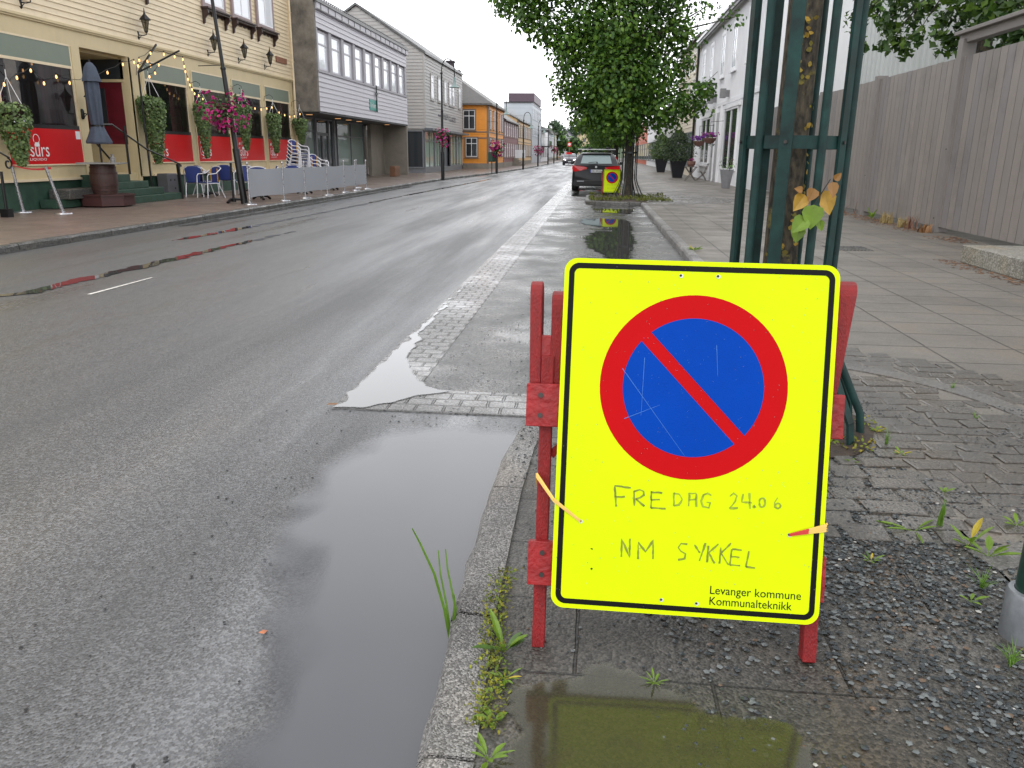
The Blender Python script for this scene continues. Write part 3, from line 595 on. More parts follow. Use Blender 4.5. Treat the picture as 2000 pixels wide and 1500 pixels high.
# ------------------------------------------------------------------ guarded street trees
grn = mat('green_guard_paint', srgb(18, 48, 45), .55, .6, 9, bump=.15, bs=25, spec=.3, dirt=.3)
drkgrn = mat('dark_guard_paint', srgb(20, 30, 28), .4, .3, 10)
def bark_mat(name, base, lichen=1.):
    m = bpy.data.materials.new(name); m.use_nodes = True; t = m.node_tree; n = t.nodes.new; l = t.links.new; p = t.nodes['Principled BSDF']; co = n('ShaderNodeTexCoord')
    mp = n('ShaderNodeMapping'); mp.inputs['Scale'].default_value = (1, 1, .45); l(co.outputs['Object'], mp.inputs['Vector'])
    a = n('ShaderNodeTexNoise'); a.inputs['Scale'].default_value = 42; a.inputs['Detail'].default_value = 6; l(mp.outputs[0], a.inputs['Vector'])
    c = n('ShaderNodeValToRGB'); c.color_ramp.elements[0].position = .35; c.color_ramp.elements[1].position = .68; c.color_ramp.elements[0].color = (*srgb(*[v*.42 for v in base]), 1); c.color_ramp.elements[1].color = (*srgb(*[v*1.15 for v in base]), 1); l(a.outputs['Fac'], c.inputs['Fac'])
    b2 = n('ShaderNodeTexNoise'); b2.inputs['Scale'].default_value = 7.5; b2.inputs['Detail'].default_value = 8; b2.inputs['Roughness'].default_value = .72; l(co.outputs['Object'], b2.inputs['Vector'])
    r = n('ShaderNodeMapRange'); r.inputs['From Min'].default_value = .56; r.inputs['From Max'].default_value = .61; r.inputs['To Max'].default_value = lichen; l(b2.outputs['Fac'], r.inputs['Value'])
    yc = n('ShaderNodeTexNoise'); yc.inputs['Scale'].default_value = 9; l(co.outputs['Object'], yc.inputs['Vector'])
    ym = n('ShaderNodeMixRGB'); ym.inputs['Color1'].default_value = (*srgb(86, 92, 50), 1); ym.inputs['Color2'].default_value = (*srgb(132, 114, 42), 1); l(yc.outputs['Fac'], ym.inputs['Fac'])
    mx = n('ShaderNodeMixRGB'); l(r.outputs[0], mx.inputs['Fac']); l(c.outputs[0], mx.inputs['Color1']); l(ym.outputs[0], mx.inputs['Color2']); l(mx.outputs[0], p.inputs['Base Color'])
    p.inputs['Roughness'].default_value = .75; bm = n('ShaderNodeBump'); bm.inputs['Strength'].default_value = 1; bm.inputs['Distance'].default_value = .012; l(a.outputs['Fac'], bm.inputs['Height']); l(bm.outputs[0], p.inputs['Normal']); return m
bark = bark_mat('lichen_bark', (74, 66, 52), .8); bark_d = bark_mat('dark_bark', (58, 52, 44), .25)
leafm = mat('maple_leaf', (.052, .115, .02), .45, .25, .8, tint=True, transl=.35, spec=.35)
leafm2 = mat('linden_leaf', (.066, .14, .025), .45, .25, .8, tint=True, transl=.35, spec=.35)

t1 = thing('street_tree', 'lichen-spotted street tree inside the green metal guard right behind the yellow board', 'tree', (*TC, SW))
mb = MB()
px_ = [(.02, .06), (.0, .5), (-.01, 1.2), (-.01, 2.0), (-.0, 2.8), (-.0, 3.6), (0, 4.6)]
mb.tube([(TC[0]+x, TC[1], SW+z) for x, z in px_], [.105, .082, .077, .073, .068, .055, .035], 18)
for v in range(len(mb.v)):
    q = Vector(mb.v[v]); mb.v[v] = tuple(q+Vector((mn.noise(q*6), mn.noise(q*6+Vector((5, 0, 0))), 0))*.012)
mb.build('trunk', bark, t1, smooth=True, world=True)
mb = MB(); blobs1 = []
for i in range(11):
    a = i*2.4; z0 = 3.0+.15*i; rr = random.uniform(.6, 1.25)*(1-.4*max(0, i-7)/4); e = Vector((TC[0]+rr*math.cos(a), TC[1]+rr*math.sin(a)*.8, z0+.75+random.uniform(0, .5)))
    mb.tube([(TC[0], TC[1], z0), interp((TC[0], TC[1], z0), e, .5)+Vector((0, 0, .1)), e], [.03, .018, .006], 6); blobs1.append((tuple(e), random.uniform(.55, .8)))
mb.build('limb', bark_d, t1, smooth=True, world=True)
blobs1.append(((TC[0], TC[1], 5.2), .95))
p, q = blob_pts(blobs1, 330); k = p[:, 2] > 3.2; leaf_object('crown', p[k], q[k], .10, leafm2, t1)
# yellowing sprout on the trunk
lf_y = mat('yellow_leaf', srgb(190, 150, 60), .4, .2, 20, transl=.3); lf_o = mat('orange_leaf', srgb(150, 108, 54), .4, .2, 20, transl=.3); lf_g = mat('fresh_leaf', srgb(112, 142, 34), .4, .2, 20, transl=.35)
def leaf_poly(mb, base, d, nrm, L_, W_, m=0, fold=.2, heart=False):
    d = Vector(d).normalized(); nrm = Vector(nrm).normalized(); s = d.cross(nrm).normalized(); nrm = s.cross(d); base = Vector(base)
    pr = [(0, 0), (.45, .12), (.55, .35), (.38, .65), (.14, .88), (0, 1)] if heart else [(0, 0), (.3, .2), (.45, .5), (.3, .8), (0, 1)]
    k = len(pr); R_ = [base+d*L_*b+s*W_*a+nrm*(fold*W_*a-.25*L_*b*b*(.6)) for a, b in pr]; L2 = [base+d*L_*b-s*W_*a+nrm*(fold*W_*a-.25*L_*b*b*.6) for a, b in pr[1:-1]]
    o = len(mb.v); mb.v += [tuple(v) for v in R_+L2]; mb.f += [tuple(o+i for i in range(k)), tuple([o, o+k-1]+[o+i for i in range(2*k-3, k-1, -1)])]; mb.m += [m, m]
mb = MB(); tw = MB(); S0 = Vector((TC[0]+.06, TC[1]-.08, 1.04))
def atp(x, y, Y=3.70): return onY(Y, x, y)
o0 = atp(1560, 450); tw.tube([S0, o0, atp(1590, 400), atp(1622, 350)], [.006, .004, .003, .002], 5)
for (x, y, dx, dy, L_, W_, m) in [(1590, 400, -.1, -1, .105, .085, 2), (1575, 425, -.6, -.6, .09, .07, 2), (1610, 372, .3, -1, .11, .075, 0), (1572, 380, -.5, -.8, .085, .065, 0), (1590, 368, -.3, -.9, .06, .055, 1), (1625, 355, .2, -1, .07, .05, 1), (1562, 440, -.2, -1, .08, .06, 2), (1600, 385, .9, -.4, .05, .04, 1), (1630, 352, .5, .7, .04, .03, 1), (1568, 372, -.8, .2, .04, .03, 1), (1600, 430, .3, -1, .05, .035, 2)]:
    c = atp(x, y, 3.68+random.uniform(-.05, .05)); leaf_poly(mb, c, (dx, -.25, dy), (random.uniform(-.3, .3), -1, .35), L_, W_, m, heart=True)
mb.build('sprout_leaf', [lf_y, lf_o, lf_g], t1, world=True); tw.build('twig', bark_d, t1, world=True)
# lichen tufts standing off the bark
lich = mat('lichen_tuft', srgb(138, 118, 40), .7, .3, 40, tint=True)
n = 300; aa = rng.uniform(-2.9, -.1, n); zz = rng.uniform(.3, 2.3, n); keep = np.array([mn.noise(Vector((math.cos(a)*1.5, math.sin(a)*1.5, z*3.2))) > .05 for a, z in zip(aa, zz)]); aa, zz = aa[keep], zz[keep]
P_ = np.stack([TC[0]-.008+.080*np.cos(aa), TC[1]+.080*np.sin(aa), SW+zz], 1); N_ = np.stack([np.cos(aa), np.sin(aa), aa*0+.1], 1)
leaf_object('lichen', P_, N_*2.5, .020, lich, t1, wide=.9, tints=[(1, 1, 1), (.7, .85, .6), (.55, .6, .5), (1.15, 1, .8)])

def tree_guard(cx, cy, label, r=.235, hgt=2.55, mt=grn, lod=False):
    g = thing('tree_guard', label, 'tree guard', (cx, cy, SW))
    angs = [190, 220, 250, 288, 318, 345, 12, 58, 110, 142]
    for i, a in enumerate(angs):
        a = R(a); c, s = math.cos(a), math.sin(a); w = .055 if mt is grn else .035; mb = MB(); up = (-s, c, 0)
        pts = [Vector((cx+c*r, cy+s*r, z)) for z in (SW+hgt, SW+1.35, SW+.58)]+[Vector((cx+c*(r+.06), cy+s*(r+.06), SW+.40)), Vector((cx+c*(r+.20), cy+s*(r+.20), SW+.11)), Vector((cx+c*(r+.215), cy+s*(r+.215), SW+.0))]
        if i % 2: mb.tube(pts, .019, 10)
        else:
            for p0, p1 in zip(pts, pts[1:]): mb.beam(p0, p1, w, .012, up=(c, s, 0))
        mb.build('guard_bar', mt, g, world=True, smooth=bool(i % 2))
    for z in (SW+1.36, SW+2.42):
        mb = MB(); n = 12
        for k in range(n):
            a0, a1 = R(k*30+15), R(k*30+45); q = r-.012
            mb.beam((cx+math.cos(a0)*q, cy+math.sin(a0)*q, z), (cx+math.cos(a1)*q, cy+math.sin(a1)*q, z), .010, .055)
        mb.build('hoop', mt, g, world=True)
    for i, a in enumerate(angs[::2]): a = R(a); mb = MB(); mb.tube([(cx+math.cos(a)*(r+.004), cy+math.sin(a)*(r+.004), SW+1.36), (cx+math.cos(a)*(r+.014), cy+math.sin(a)*(r+.014), SW+1.36)], .008, 6); mb.build('bolt', bolt_m, g, world=True)
    return g
tree_guard(*TC, 'green steel tree guard of upright bars around the lichen-spotted tree behind the yellow board')
# green post with galvanised foot
pc = (1.255, 2.115)
t = thing('green_post', 'dark green round post in a grey galvanised foot at the lower right', 'post', (*pc, SW))
mb = MB(); mb.lathe([(.047, .02), (.047, 2.6), (.03, 2.62)], (0, 0, 0), 28); mb.build('post', mat('post_green', srgb(24, 56, 46), .3, .3, 8, coat=.3, dirt=.3), t, smooth=True)
mb = MB(); mb.lathe([(.066, 0), (.066, .135), (.062, .145), (.0485, .147), (.048, .12)], (0, 0, 0), 28); mb.build('foot_sleeve', mat('galvanised', srgb(132, 136, 140), .45, .25, 12, metal=.5, bump=.1), t, smooth=True)

# ------------------------------------------------------------------ weeds, grass, moss in the foreground
wg = mat('weed_leaf', srgb(112, 142, 44), .45, .25, 30, transl=.3, bump=.2, bs=120); wg2 = mat('weed_leaf_dark', srgb(78, 110, 42), .45, .25, 30, transl=.3); wy = mat('weed_leaf_yellow', srgb(190, 170, 52), .5, .2, 30, transl=.3); wr = mat('weed_leaf_red', srgb(170, 92, 56), .5, .3, 30)
blade = mat('grass_blade', srgb(96, 132, 44), .4, .25, 40, transl=.3)
def weed(x, y, label, n=6, L_=.06, W_=.018, up=.5, mats=(wg, wg2, wy), base=SW, odd=.2, name='weed', cat='weed', group=None):
    t = thing(name, label, cat, (x, y, base+.004), group=group); mb = MB()
    for i in range(n):
        a = i*2.4+random.uniform(-.4, .4); e = up*random.uniform(.5, 1.4); d = Vector((math.cos(a), math.sin(a), e)); l = L_*random.uniform(.6, 1.2)
        m = 0 if random.random() > odd else random.randint(1, len(mats)-1)
        st = Vector((0, 0, .001))+d*l*.2; leaf_poly(mb, st, d, Vector((-math.cos(a)*e, -math.sin(a)*e, 1)), l, W_*random.uniform(.8, 1.3), m, fold=.35); mb.tube([(0, 0, 0), st], .0012, 4, m)
    mb.build('leaf', list(mats), t); return t
def tuft(x, y, label, n=12, hgt=.10, base=SW, spread=.5, w=.0028, m=blade, name='grass_tuft', cat='grass tuft', lean=None, rad=.008, group=None):
    t = thing(name, label, cat, (x, y, base), group=group); mb = MB()
    for i in range(n):
        a = random.uniform(0, 6.3); d = Vector((math.cos(a), math.sin(a), 0))*spread*random.uniform(.2, 1); h = hgt*random.uniform(.55, 1.1)
        if lean: d = Vector(lean)*random.uniform(.5, 1.2)+d*.2
        p0 = Vector((random.uniform(-rad, rad), random.uniform(-rad, rad), 0)); P = [p0+d*h*(k/4)**1.8+Vector((0, 0, h*(k/4)*(1-.1*k/4))) for k in range(5)]
        s = d.cross(Vector((0, 0, 1))); s = s.normalized() if s.length > 0 else Vector((1, 0, 0)); s = (s+Vector((.6, 0, 0))).normalized()
        o = len(mb.v)
        for k, q in enumerate(P): ww = w*(1-(k/4)**2*.9); mb.v += [tuple(q-s*ww), tuple(q+s*ww)]
        for k in range(4): mb.f.append((o+2*k, o+2*k+1, o+2*k+3, o+2*k+2)); mb.m.append(0)
    mb.build('blade', m, t); return t
def at(x, y, z=SW): v = gz(x, y, z); return v.x, v.y
weed(*at(985, 1275), 'broad-leaved dandelion growing at the kerb joint left of the red trestle', 9, .085, .026, .9, odd=.25)
weed(*at(985, 1330), 'small feathery weed below the dandelion behind the kerbstone', 12, .04, .007, .4, odd=.1)
weed(*at(963, 1412), 'round-leaved seedling at the edge of the pavement puddle', 5, .038, .018, .3, mats=(wg, wg), odd=0)
weed(*at(955, 1488), 'leafy weed at the bottom edge beside the kerbstone', 9, .045, .012, .6, odd=.1)
weed(*at(1278, 1338), 'tiny green weed in the puddle below the yellow board', 14, .03, .005, .6, mats=(wg, wg), odd=0)
weed(*at(1930, 1090), 'broad-leaved weed beside the green post', 6, .085, .026, 1.0, odd=.1)
weed(*at(1890, 1070), 'pale upright weed left of the broad one by the green post', 5, .075, .022, 1.1, odd=.1)
weed(*at(1985, 1030), 'flat-leaved weed behind the green post', 5, .06, .018, .5, odd=.15)
weed(*at(1842, 965), 'single-leaved seedling on the dark cobbles', 4, .035, .014, .8)
weed(*at(1700, 1100), 'sprawling weed right of the board edge in the gravel', 7, .04, .010, .5, mats=(wg, wg2, wy, wr), odd=.4)
weed(*at(1895, 1178), 'low three-leaved weed in the gravel by the grey post foot', 4, .045, .014, .3, odd=0)
weed(*at(1785, 1040), 'long-leaved weed lying across the cobbles', 5, .11, .014, .18, mats=(wg, wg2, wr), odd=.4)
tuft(*at(1835, 1030), 'fresh grass tuft standing among the dark cobbles', 9, .13, spread=.25, w=.0045, rad=.006)
tuft(*at(1915, 1150), 'drying grass tuft in the gravel left of the post foot', 26, .07, spread=1.2, w=.0016)
tuft(*at(1975, 1300), 'straw-tinged grass tuft in front of the grey post foot', 26, .07, spread=1., w=.0018)
tuft(*at(1730, 870), 'thin grass tuft at the rim of the bare tree soil', 16, .10, spread=.6, w=.002)
weed(*at(1712, 845), 'small round-leaved weed by the foot of the tree guard', 8, .035, .012, .7)
weed(*at(1760, 890), 'yellowing weed on the edge of the tree soil', 7, .04, .012, .6, mats=(wg, wy, wy), odd=.4)
weed(*at(1665, 905), 'flat weed on the tree soil beside the guard foot', 6, .03, .009, .4)
tuft(*at(1860, 760), 'grass sprig in a joint of the curved cobble edge', 8, .05, spread=.9, w=.003)
tuft(*at(1905, 820), 'second grass sprig further along the curved cobble edge', 8, .045, spread=.9, w=.003)
v = gz(880, 1245, .03)
t = thing('tall_grass', 'tall grass blades leaning out of the road puddle beside the kerb', 'grass', (v.x, v.y, .02)); mb = MB()
for pts, w in (([(878, 1245), (868, 1190), (848, 1120), (820, 1060), (805, 1032)], 5), ([(880, 1240), (872, 1180), (860, 1120), (856, 1075)], 4), ([(884, 1230), (888, 1180), (874, 1110), (870, 1072)], 4), ([(884, 1236), (890, 1190), (886, 1160)], 4.5)):
    o = len(mb.v); Yv = v.y
    for k, (x, y) in enumerate(pts):
        q = onY(Yv+.02*k*(1 if w == 4 else -.6), x, y); ww = w*.00075*(1-(k/len(pts))**2)+.0003; inv = q-Vector((v.x, v.y, .02)); mb.v += [tuple(inv-Vector((ww, ww*.5, 0))), tuple(inv+Vector((ww, ww*.5, 0)))]
    for k in range(len(pts)-1): mb.f.append((o+2*k, o+2*k+1, o+2*k+3, o+2*k+2)); mb.m.append(0)
mb.build('blade', blade, t)
# moss and low growth along the inner side of the kerb
mossm = mat('moss', srgb(120, 124, 40), .8, .3, 30, tint=True)
n = 3200; yy = rng.uniform(1.2, 3.4, n); xx = -.232+rng.normal(0, .022, n)+.02*np.sin(yy*5); keep = np.array([mn.noise(Vector((0, y*2.2, 1.7))) > -.05+.15*abs(y-2.15) or 1.95 < y < 2.3 for y in yy])
P_ = np.stack([xx, yy, np.full(n, SW+.004)+rng.uniform(0, .012, n)], 1)[keep]
o = leaf_object('moss', P_, np.tile([0, 0, 1.], (len(P_), 1)), .013, mossm, wide=.35, droop=-1.2, tints=[(1, 1, .8), (.6, .85, .6), (1.1, .95, .6), (.5, .55, .5)]); tag(o, 'yellow green moss and seedlings growing along the back of the kerb', 'moss', kind='stuff')
n = 1500; aa = rng.uniform(0, 6.28, n); rr = np.sqrt(rng.uniform(0, 1, n))*.56; P_ = np.stack([TC[0]+rr*np.cos(aa), TC[1]+rr*np.sin(aa), np.full(n, SW+.02)], 1); keep = np.array([mn.noise(Vector((p[0]*4, p[1]*4, 0))) > .1 for p in P_]); P_ = P_[keep]
o = leaf_object('ground_cover', P_, np.tile([0, 0, 1.], (len(P_), 1)), .02, mossm, wide=.4, droop=-1, tints=[(1, 1, .7), (.7, .9, .5), (1.1, .8, .5)]); tag(o, 'sparse low weeds and litter on the soil around the guarded tree', 'ground cover', kind='stuff')
n = 3000; xx = rng.uniform(-.2, 2.2, n); yy = rng.uniform(23.7, 27.7, n); k = np.array([mn.noise(Vector((x*1.6, y*1.6, 0)))+.35*(y < 24.6) > .08 for x, y in zip(xx, yy)]); P_ = np.stack([xx, yy, np.full(n, SW+.01)+rng.uniform(0, .04, n)], 1)[k]
o = leaf_object('ground_cover', P_, np.tile([0, -.3, 1.], (len(P_), 1)), .09, mossm, wide=.2, droop=-1.5, tints=[(.35, .45, .28), (.6, .6, .35), (.28, .28, .22)]); tag(o, 'low grass and weeds on the tree bed at the far kerb', 'ground cover', kind='stuff')
weed(1.42, 11.6, 'bright green weeds in the kerb joint beyond the yellow board', 16, .12, .02, .5, odd=.1)
# fallen orange leaf and litter
t = thing('fallen_leaf', 'small orange leaf lying on the wet asphalt', 'leaf', tuple(gz(514, 1235, .012))); mb = MB(); mb.add([(-.012, -.006, .002), (.006, -.009, .001), (.013, .006, .004), (-.004, .009, .003)], [(0, 1, 2, 3)]); mb.build('blade', mat('orange_litter', srgb(214, 126, 74), .5), t)

# ------------------------------------------------------------------ building helpers (local frame: x along the street, -y towards the street)
def siding(mb, x0, x1, z0, z1, y=0., pitch=.125, dep=.02, m=0):
    z = z0
    while z < z1-1e-4:
        t = min(z+pitch, z1); mb.add([(x0, y-dep, z), (x1, y-dep, z), (x1, y-.002, t), (x0, y-.002, t), (x0, y, z), (x1, y, z)], [(0, 1, 2, 3), (4, 5, 1, 0)], m); z = t
    return mb
def siding_side(mb, x, y0, y1, z0, z1, pitch=.125, dep=.02, m=0, sgn=-1, top=None):
    """boards on a gable wall standing at local x (facing -x when sgn=-1); top(y) limits the height"""
    z = z0; K = 14
    while z < z1-1e-4:
        t = min(z+pitch, z1); ya, yb = y0, y1
        if top:
            ok = [y0+(y1-y0)*k/60 for k in range(61) if top(y0+(y1-y0)*k/60) >= (z+t)/2]
            if not ok: break
            ya, yb = min(ok), max(ok)
        mb.add([(x+sgn*dep, ya, z), (x+sgn*dep, yb, z), (x+sgn*.002, yb, t), (x+sgn*.002, ya, t), (x, ya, z), (x, yb, z)], [(0, 1, 2, 3), (4, 5, 1, 0)], m); z = t
    return mb
def frame_ring(mb, x0, x1, z0, z1, w, y0, y1, m=0):
    mb.box(x0, x1, y0, y1, z0, z0+w, m).box(x0, x1, y0, y1, z1-w, z1, m).box(x0, x0+w, y0, y1, z0+w, z1-w, m).box(x1-w, x1, y0, y1, z0+w, z1-w, m)
def win(par, x0, x1, z0, z1, y=0., fm=None, tm=None, gm=None, cols=2, transom=.3, tw=.09, sill=True, fw=.05, rows=1, name='window'):
    mb = MB(); ms = [fm, tm or fm]
    if tw: frame_ring(mb, x0-tw, x1+tw, z0-tw, z1+tw, tw, y-.07, y-.0, 1)
    frame_ring(mb, x0, x1, z0, z1, fw, y-.06, y-.003, 0)
    if cols > 1:
        for k in range(1, cols): c = x0+(x1-x0)*k/cols; mb.box(c-fw*.5, c+fw*.5, y-.057, y-.004, z0+fw, z1-fw, 0)
    if transom: zt = z1-(z1-z0)*transom; mb.box(x0+fw, x1-fw, y-.062, y-.005, zt-fw*.55, zt+fw*.55, 0)
    for r in range(1, rows): zt = z0+(z1-z0)*r/rows; mb.box(x0+fw, x1-fw, y-.052, y-.006, zt-.014, zt+.014, 0)
    if sill: mb.box(x0-tw-.04, x1+tw+.04, y-.11, y, z0-tw-.05, z0-tw, 1)
    w = mb.build(name, ms, par)
    yp = y-.038; g = MB(); g.quad((x0+fw*.6, yp, z0+fw*.6), (x1-fw*.6, yp, z0+fw*.6), (x1-fw*.6, yp, z1-fw*.6), (x0+fw*.6, yp, z1-fw*.6)); g.build('pane', gm, w)
    return w
def win_side(par, x, y0, y1, z0, z1, fm, tm, gm, tw=.1, cols=2, transom=.3):
    """window on the gable wall facing -x"""
    w0 = win(par, y0, y1, z0, z1, 0, fm, tm, gm, cols=cols, transom=transom, tw=tw)
    for o in [w0]+list(w0.children):
        for v in o.data.vertices: a, b_, c = v.co; v.co = (x+b_, y1+y0-a, c)
    return w0
def gable_roof(mb, x0, x1, d, ze, zr, ov=.35, th=.16, m=0, dback=None):
    """ridge along the street"""
    r = d/2; e = ov*(zr-ze)/r
    for (ya, za, yb, zb) in ((-ov, ze-e, r, zr), (d+ov, ze-e, r, zr)):
        mb.prism([(x0, ya, za), (x1, ya, za), (x1, yb, zb), (x0, yb, zb)], (0, 0, th), m)
def left_house(name, label, X, Y0): return thing(name, label, 'building', (X, Y0, 0), R(90))

cream = mat('cream_paint', srgb(208, 190, 150), .55, .06, 1.2, bump=.1, bs=30, dirt=.12); cream2 = mat('cream_boards', srgb(226, 208, 176), .55, .08, 1.5, bump=.15, bs=25, dirt=.18, stretch=(1, 1, 6))
plinth = mat('green_plinth', srgb(46, 74, 60), .6, .3, 4, bump=.3, bs=20, dirt=.4); greyg = mat('grey_green_panel', srgb(120, 130, 116), .5, .05, 3)
banr = mat('red_advert', srgb(196, 18, 24), .35, .06, 1.5, spec=.3); blackb = mat('black_band', srgb(22, 20, 22), .4); white = mat('white_paint', srgb(232, 232, 234), .5, .05, 4); whitep = mat('white_lettering', srgb(232, 228, 228), .6, .05)
room = mat('dark_room', srgb(44, 38, 38), .8, .3, 3); curt = mat('maroon_curtain', srgb(214, 112, 126), .8, .25, 12, stretch=(1, 1, .1)); netc = mat('net_curtain', srgb(214, 216, 220), .8, .12, 14, stretch=(1, 1, .1), transl=.3)
gl_sh = glass('shop_glass', (.62, .62, .62), (.02, .02, .022), clear=.72, wob=.01, ior=2.1); gl_dk = glass('dark_glass', base=(.035, .04, .045), clear=0, wob=.02); gl_pale = glass('pale_window_glass', base=(.42, .46, .52), clear=0, wob=.02); gl_green = glass('greenish_glass', base=(.22, .28, .25), clear=0, wob=.015); gl_white = glass('blinded_glass', base=(.78, .8, .84), clear=0, wob=.01)
brown = mat('dark_brown_paint', srgb(58, 38, 34), .5, .2, 8); mauve = mat('mauve_trim', srgb(150, 132, 132), .55, .1, 5); iron = mat('black_iron', srgb(22, 22, 24), .4, .2, 10, spec=.4)
slate = mat('slate_roof', srgb(88, 88, 88), .45, .2, 2, bump=.5, bs=8, dirt=.2); rooft = mat('grey_tiles', srgb(96, 94, 92), .5, .25, 5, bump=1, bs=6, stretch=(1, 1, 3))

# ---- cream restaurant -------------------------------------------------
Yc = 8.; q_ = lambda y: y-Yc
rest = left_house('restaurant', 'cream wooden restaurant with red advertising panels under its large windows and a green plinth', -12.3, Yc)
bays = [(16.3, 18.84), (21.95, 24.30), (24.65, 27.0), (27.44, 29.80), (30.19, 32.63)]
edges = [8.0, 12.6, 13.2]+[16.3, 18.84, 19.2, 21.25, 21.95, 24.30, 24.65, 27.0, 27.44, 29.80, 30.19, 32.63, 33.2]
mb = MB()
for a, c in ((8, 16.3), (18.84, 19.2), (21.25, 21.95), (24.3, 24.65), (27.0, 27.44), (29.8, 30.19), (32.63, 33.2)): mb.box(q_(a), q_(c), 0, .25, .70, 3.72)
for a, c in ((16.3, 18.84), (21.95, 24.30), (24.65, 27.0), (27.44, 29.80), (30.19, 32.63)): mb.box(q_(a), q_(c), .003, .25, .70, 1.035)
mb.box(0, q_(33.2), .001, .25, 3.72, 4.10)
for a in (18.86, 21.33, 21.80, 24.33, 24.58, 27.06, 27.36, 29.85, 30.12, 32.7, 33.1): mb.box(q_(a), q_(a)+.05, -.02, 0, .76, 3.70)
mb.build('wall', cream, rest)
mb = MB(); siding(mb, 0, q_(33.15), 4.16, 9.2, 0, .135, .024); mb.box(0, q_(33.15), .0, .2, 4.16, 9.2); mb.box(q_(33.04), q_(33.2), -.05, .3, 4.16, 9.2); mb.build('board_cladding', cream2, rest)
mb = MB(); mb.box(0, q_(33.2), -.07, .02, 4.10, 4.155); mb.box(0, q_(33.2), -.04, .02, 4.06, 4.10); mb.build('cornice', cream, rest)
mb = MB(); mb.box(0, q_(19.2), .02, .3, 0, .70); mb.box(q_(21.9), q_(33.2), .02, .3, 0, .70); mb.build('plinth', plinth, rest)
mb = MB(); mb.box(0, q_(19.2), -.05, .05, .70, .755); mb.box(q_(21.9), q_(33.2), -.05, .05, .70, .755)
for a, c in bays: mb.box(q_(a)-.03, q_(c)+.03, -.04, .05, 1.035, 1.065)
mb.build('sill_board', cream2, rest)
mb = MB(); mb.box(.05, q_(19.1), 1.9, 2.0, 0, 4); mb.box(q_(21.3), q_(33), 2.9, 3.0, 0, 4); mb.box(.05, q_(33), .3, 3, 4.0, 4.05); mb.box(.05, q_(33), .3, 3, .6, .65); mb.box(q_(33.0), q_(33.1), .3, 3, 0, 4); mb.build('interior', room, rest)
mb = MB(); mb.box(q_(33.02), q_(33.12), .3, 8, 0, 9.2); mb.box(.0, .1, .3, 8, 0, 9.2); mb.build('side_wall', cream2, rest)
def logo(par, xl):
    mb = MB(); put_text(mb, "surs", (xl+.18, -.014, 1.23), (1, 0, 0), (0, 0, 1), width=.62, size=.44)
    put_text(mb, "LIQUIDO", (xl+.13, -.014, 1.145), (1, 0, 0), (0, 0, 1), width=.55, size=.075)
    for S in (ell(xl+.42, 1.60, .10, .10, -20, 215, 16), [(xl+.5, 1.56), (xl+.48, 1.47)], ell(xl+.14, 1.38, .07, .12, 60, 300, 12)):
        for (x0, z0), (x1, z1) in zip(S, S[1:]): mb.beam((x0, -.014, z0), (x1, -.014, z1), .014, .003, up=(0, 1, 0))
    mb.box(xl+.34, xl+.50, -.016, -.012, 1.44, 1.50); mb.box(xl+.36, xl+.48, -.017, -.012, 1.50, 1.53)
    for k in range(5): mb.beam((xl+.10+k*.025, -.014, 1.60-.012*(k % 2)), (xl+.13+k*.025, -.014, 1.66+.02*(k % 2)), .018, .003, up=(0, 1, 0))
    mb.build('lettering', whitep, par)
for i, (a, c) in enumerate(bays):
    x0, x1 = q_(a), q_(c); mb = MB(); mb.box(x0, x1, -.005, .05, 3.19, 3.25); mb.box(x0, x1, -.008, .05, 3.68, 3.72); mb.box(x0, x0+.03, -.004, .05, 1.07, 3.7); mb.box(x1-.03, x1, -.004, .05, 1.07, 3.7)
    w = mb.build('window', cream2, rest)
    mb = MB(); mb.box(x0+.03, x1-.03, .0, .03, 3.25, 3.68); mb.build('transom_panel', greyg, w)
    mb = MB(); mb.quad((x0+.03, .035, 1.92), (x1-.03, .035, 1.92), (x1-.03, .035, 3.19), (x0+.03, .035, 3.19)); mb.build('pane', gl_sh, w)
    mb = MB(); mb.box(x0+.03, x1-.03, -.004, .06, 1.83, 1.92); mb.build('ledge', blackb, w)
    mb = MB(); mb.box(x0+.03, x1-.03, -.01, .05, 1.066, 1.83); mb.build('advert_panel', banr, w); logo(w, x0+(.48 if i == 0 else .05))
    mb = MB(); n = 26; cw = .5 if i else .75; vs = [(x1-.06-cw*j/n, .25+.05*math.sin(j*1.5), z) for z in (1.9, 3.3) for j in range(n+1)]
    mb.add(vs, [(j, j+1, n+2+j, n+1+j) for j in range(n)]); mb.build('curtain', curt, rest, smooth=True)
# entrance recess
mb = MB(); xa, xb = q_(19.2), q_(21.25); mb.box(xa-.05, xa, .25, 1.6, .1, 3.72); mb.box(xb-.02, xb+.08, .0, 1.6, .1, 1.50); mb.box(xb-.02, xb+.08, .0, .16, 1.5, 3.72); mb.box(xb-.03, xb+.08, .16, 1.6, 3.10, 3.17); mb.box(xb-.03, xb+.08, .16, 1.6, 1.48, 1.53); mb.box(xa, xb, .25, 1.6, 3.66, 3.72); mb.box(xa, xb, .1, 1.6, .1, .8)
mb.build('porch', cream, rest)
mb = MB(); mb.box(xb+.02, xb+.05, .16, 1.5, 1.53, 3.10); d = mb.build('door', mat('maroon_door', srgb(104, 30, 42), .35, .15, 5), rest)
mb = MB(); mb.box(xb-.0, xb+.02, .75, 1.1, 2.0, 2.95); mb.build('pane', gl_dk, d); mb = MB(); mb.box(xb, xb+.021, .25, .6, 1.7, 2.9); mb.build('door_panel', MATS['maroon_door'], d)
mb = MB(); mb.box(xb+.0, xb+.03, .16, 1.6, 3.17, 3.66); mb.box(xa, xb, 1.6, 1.65, .8, 3.66); mb.build('dark_glazing', gl_dk, rest)
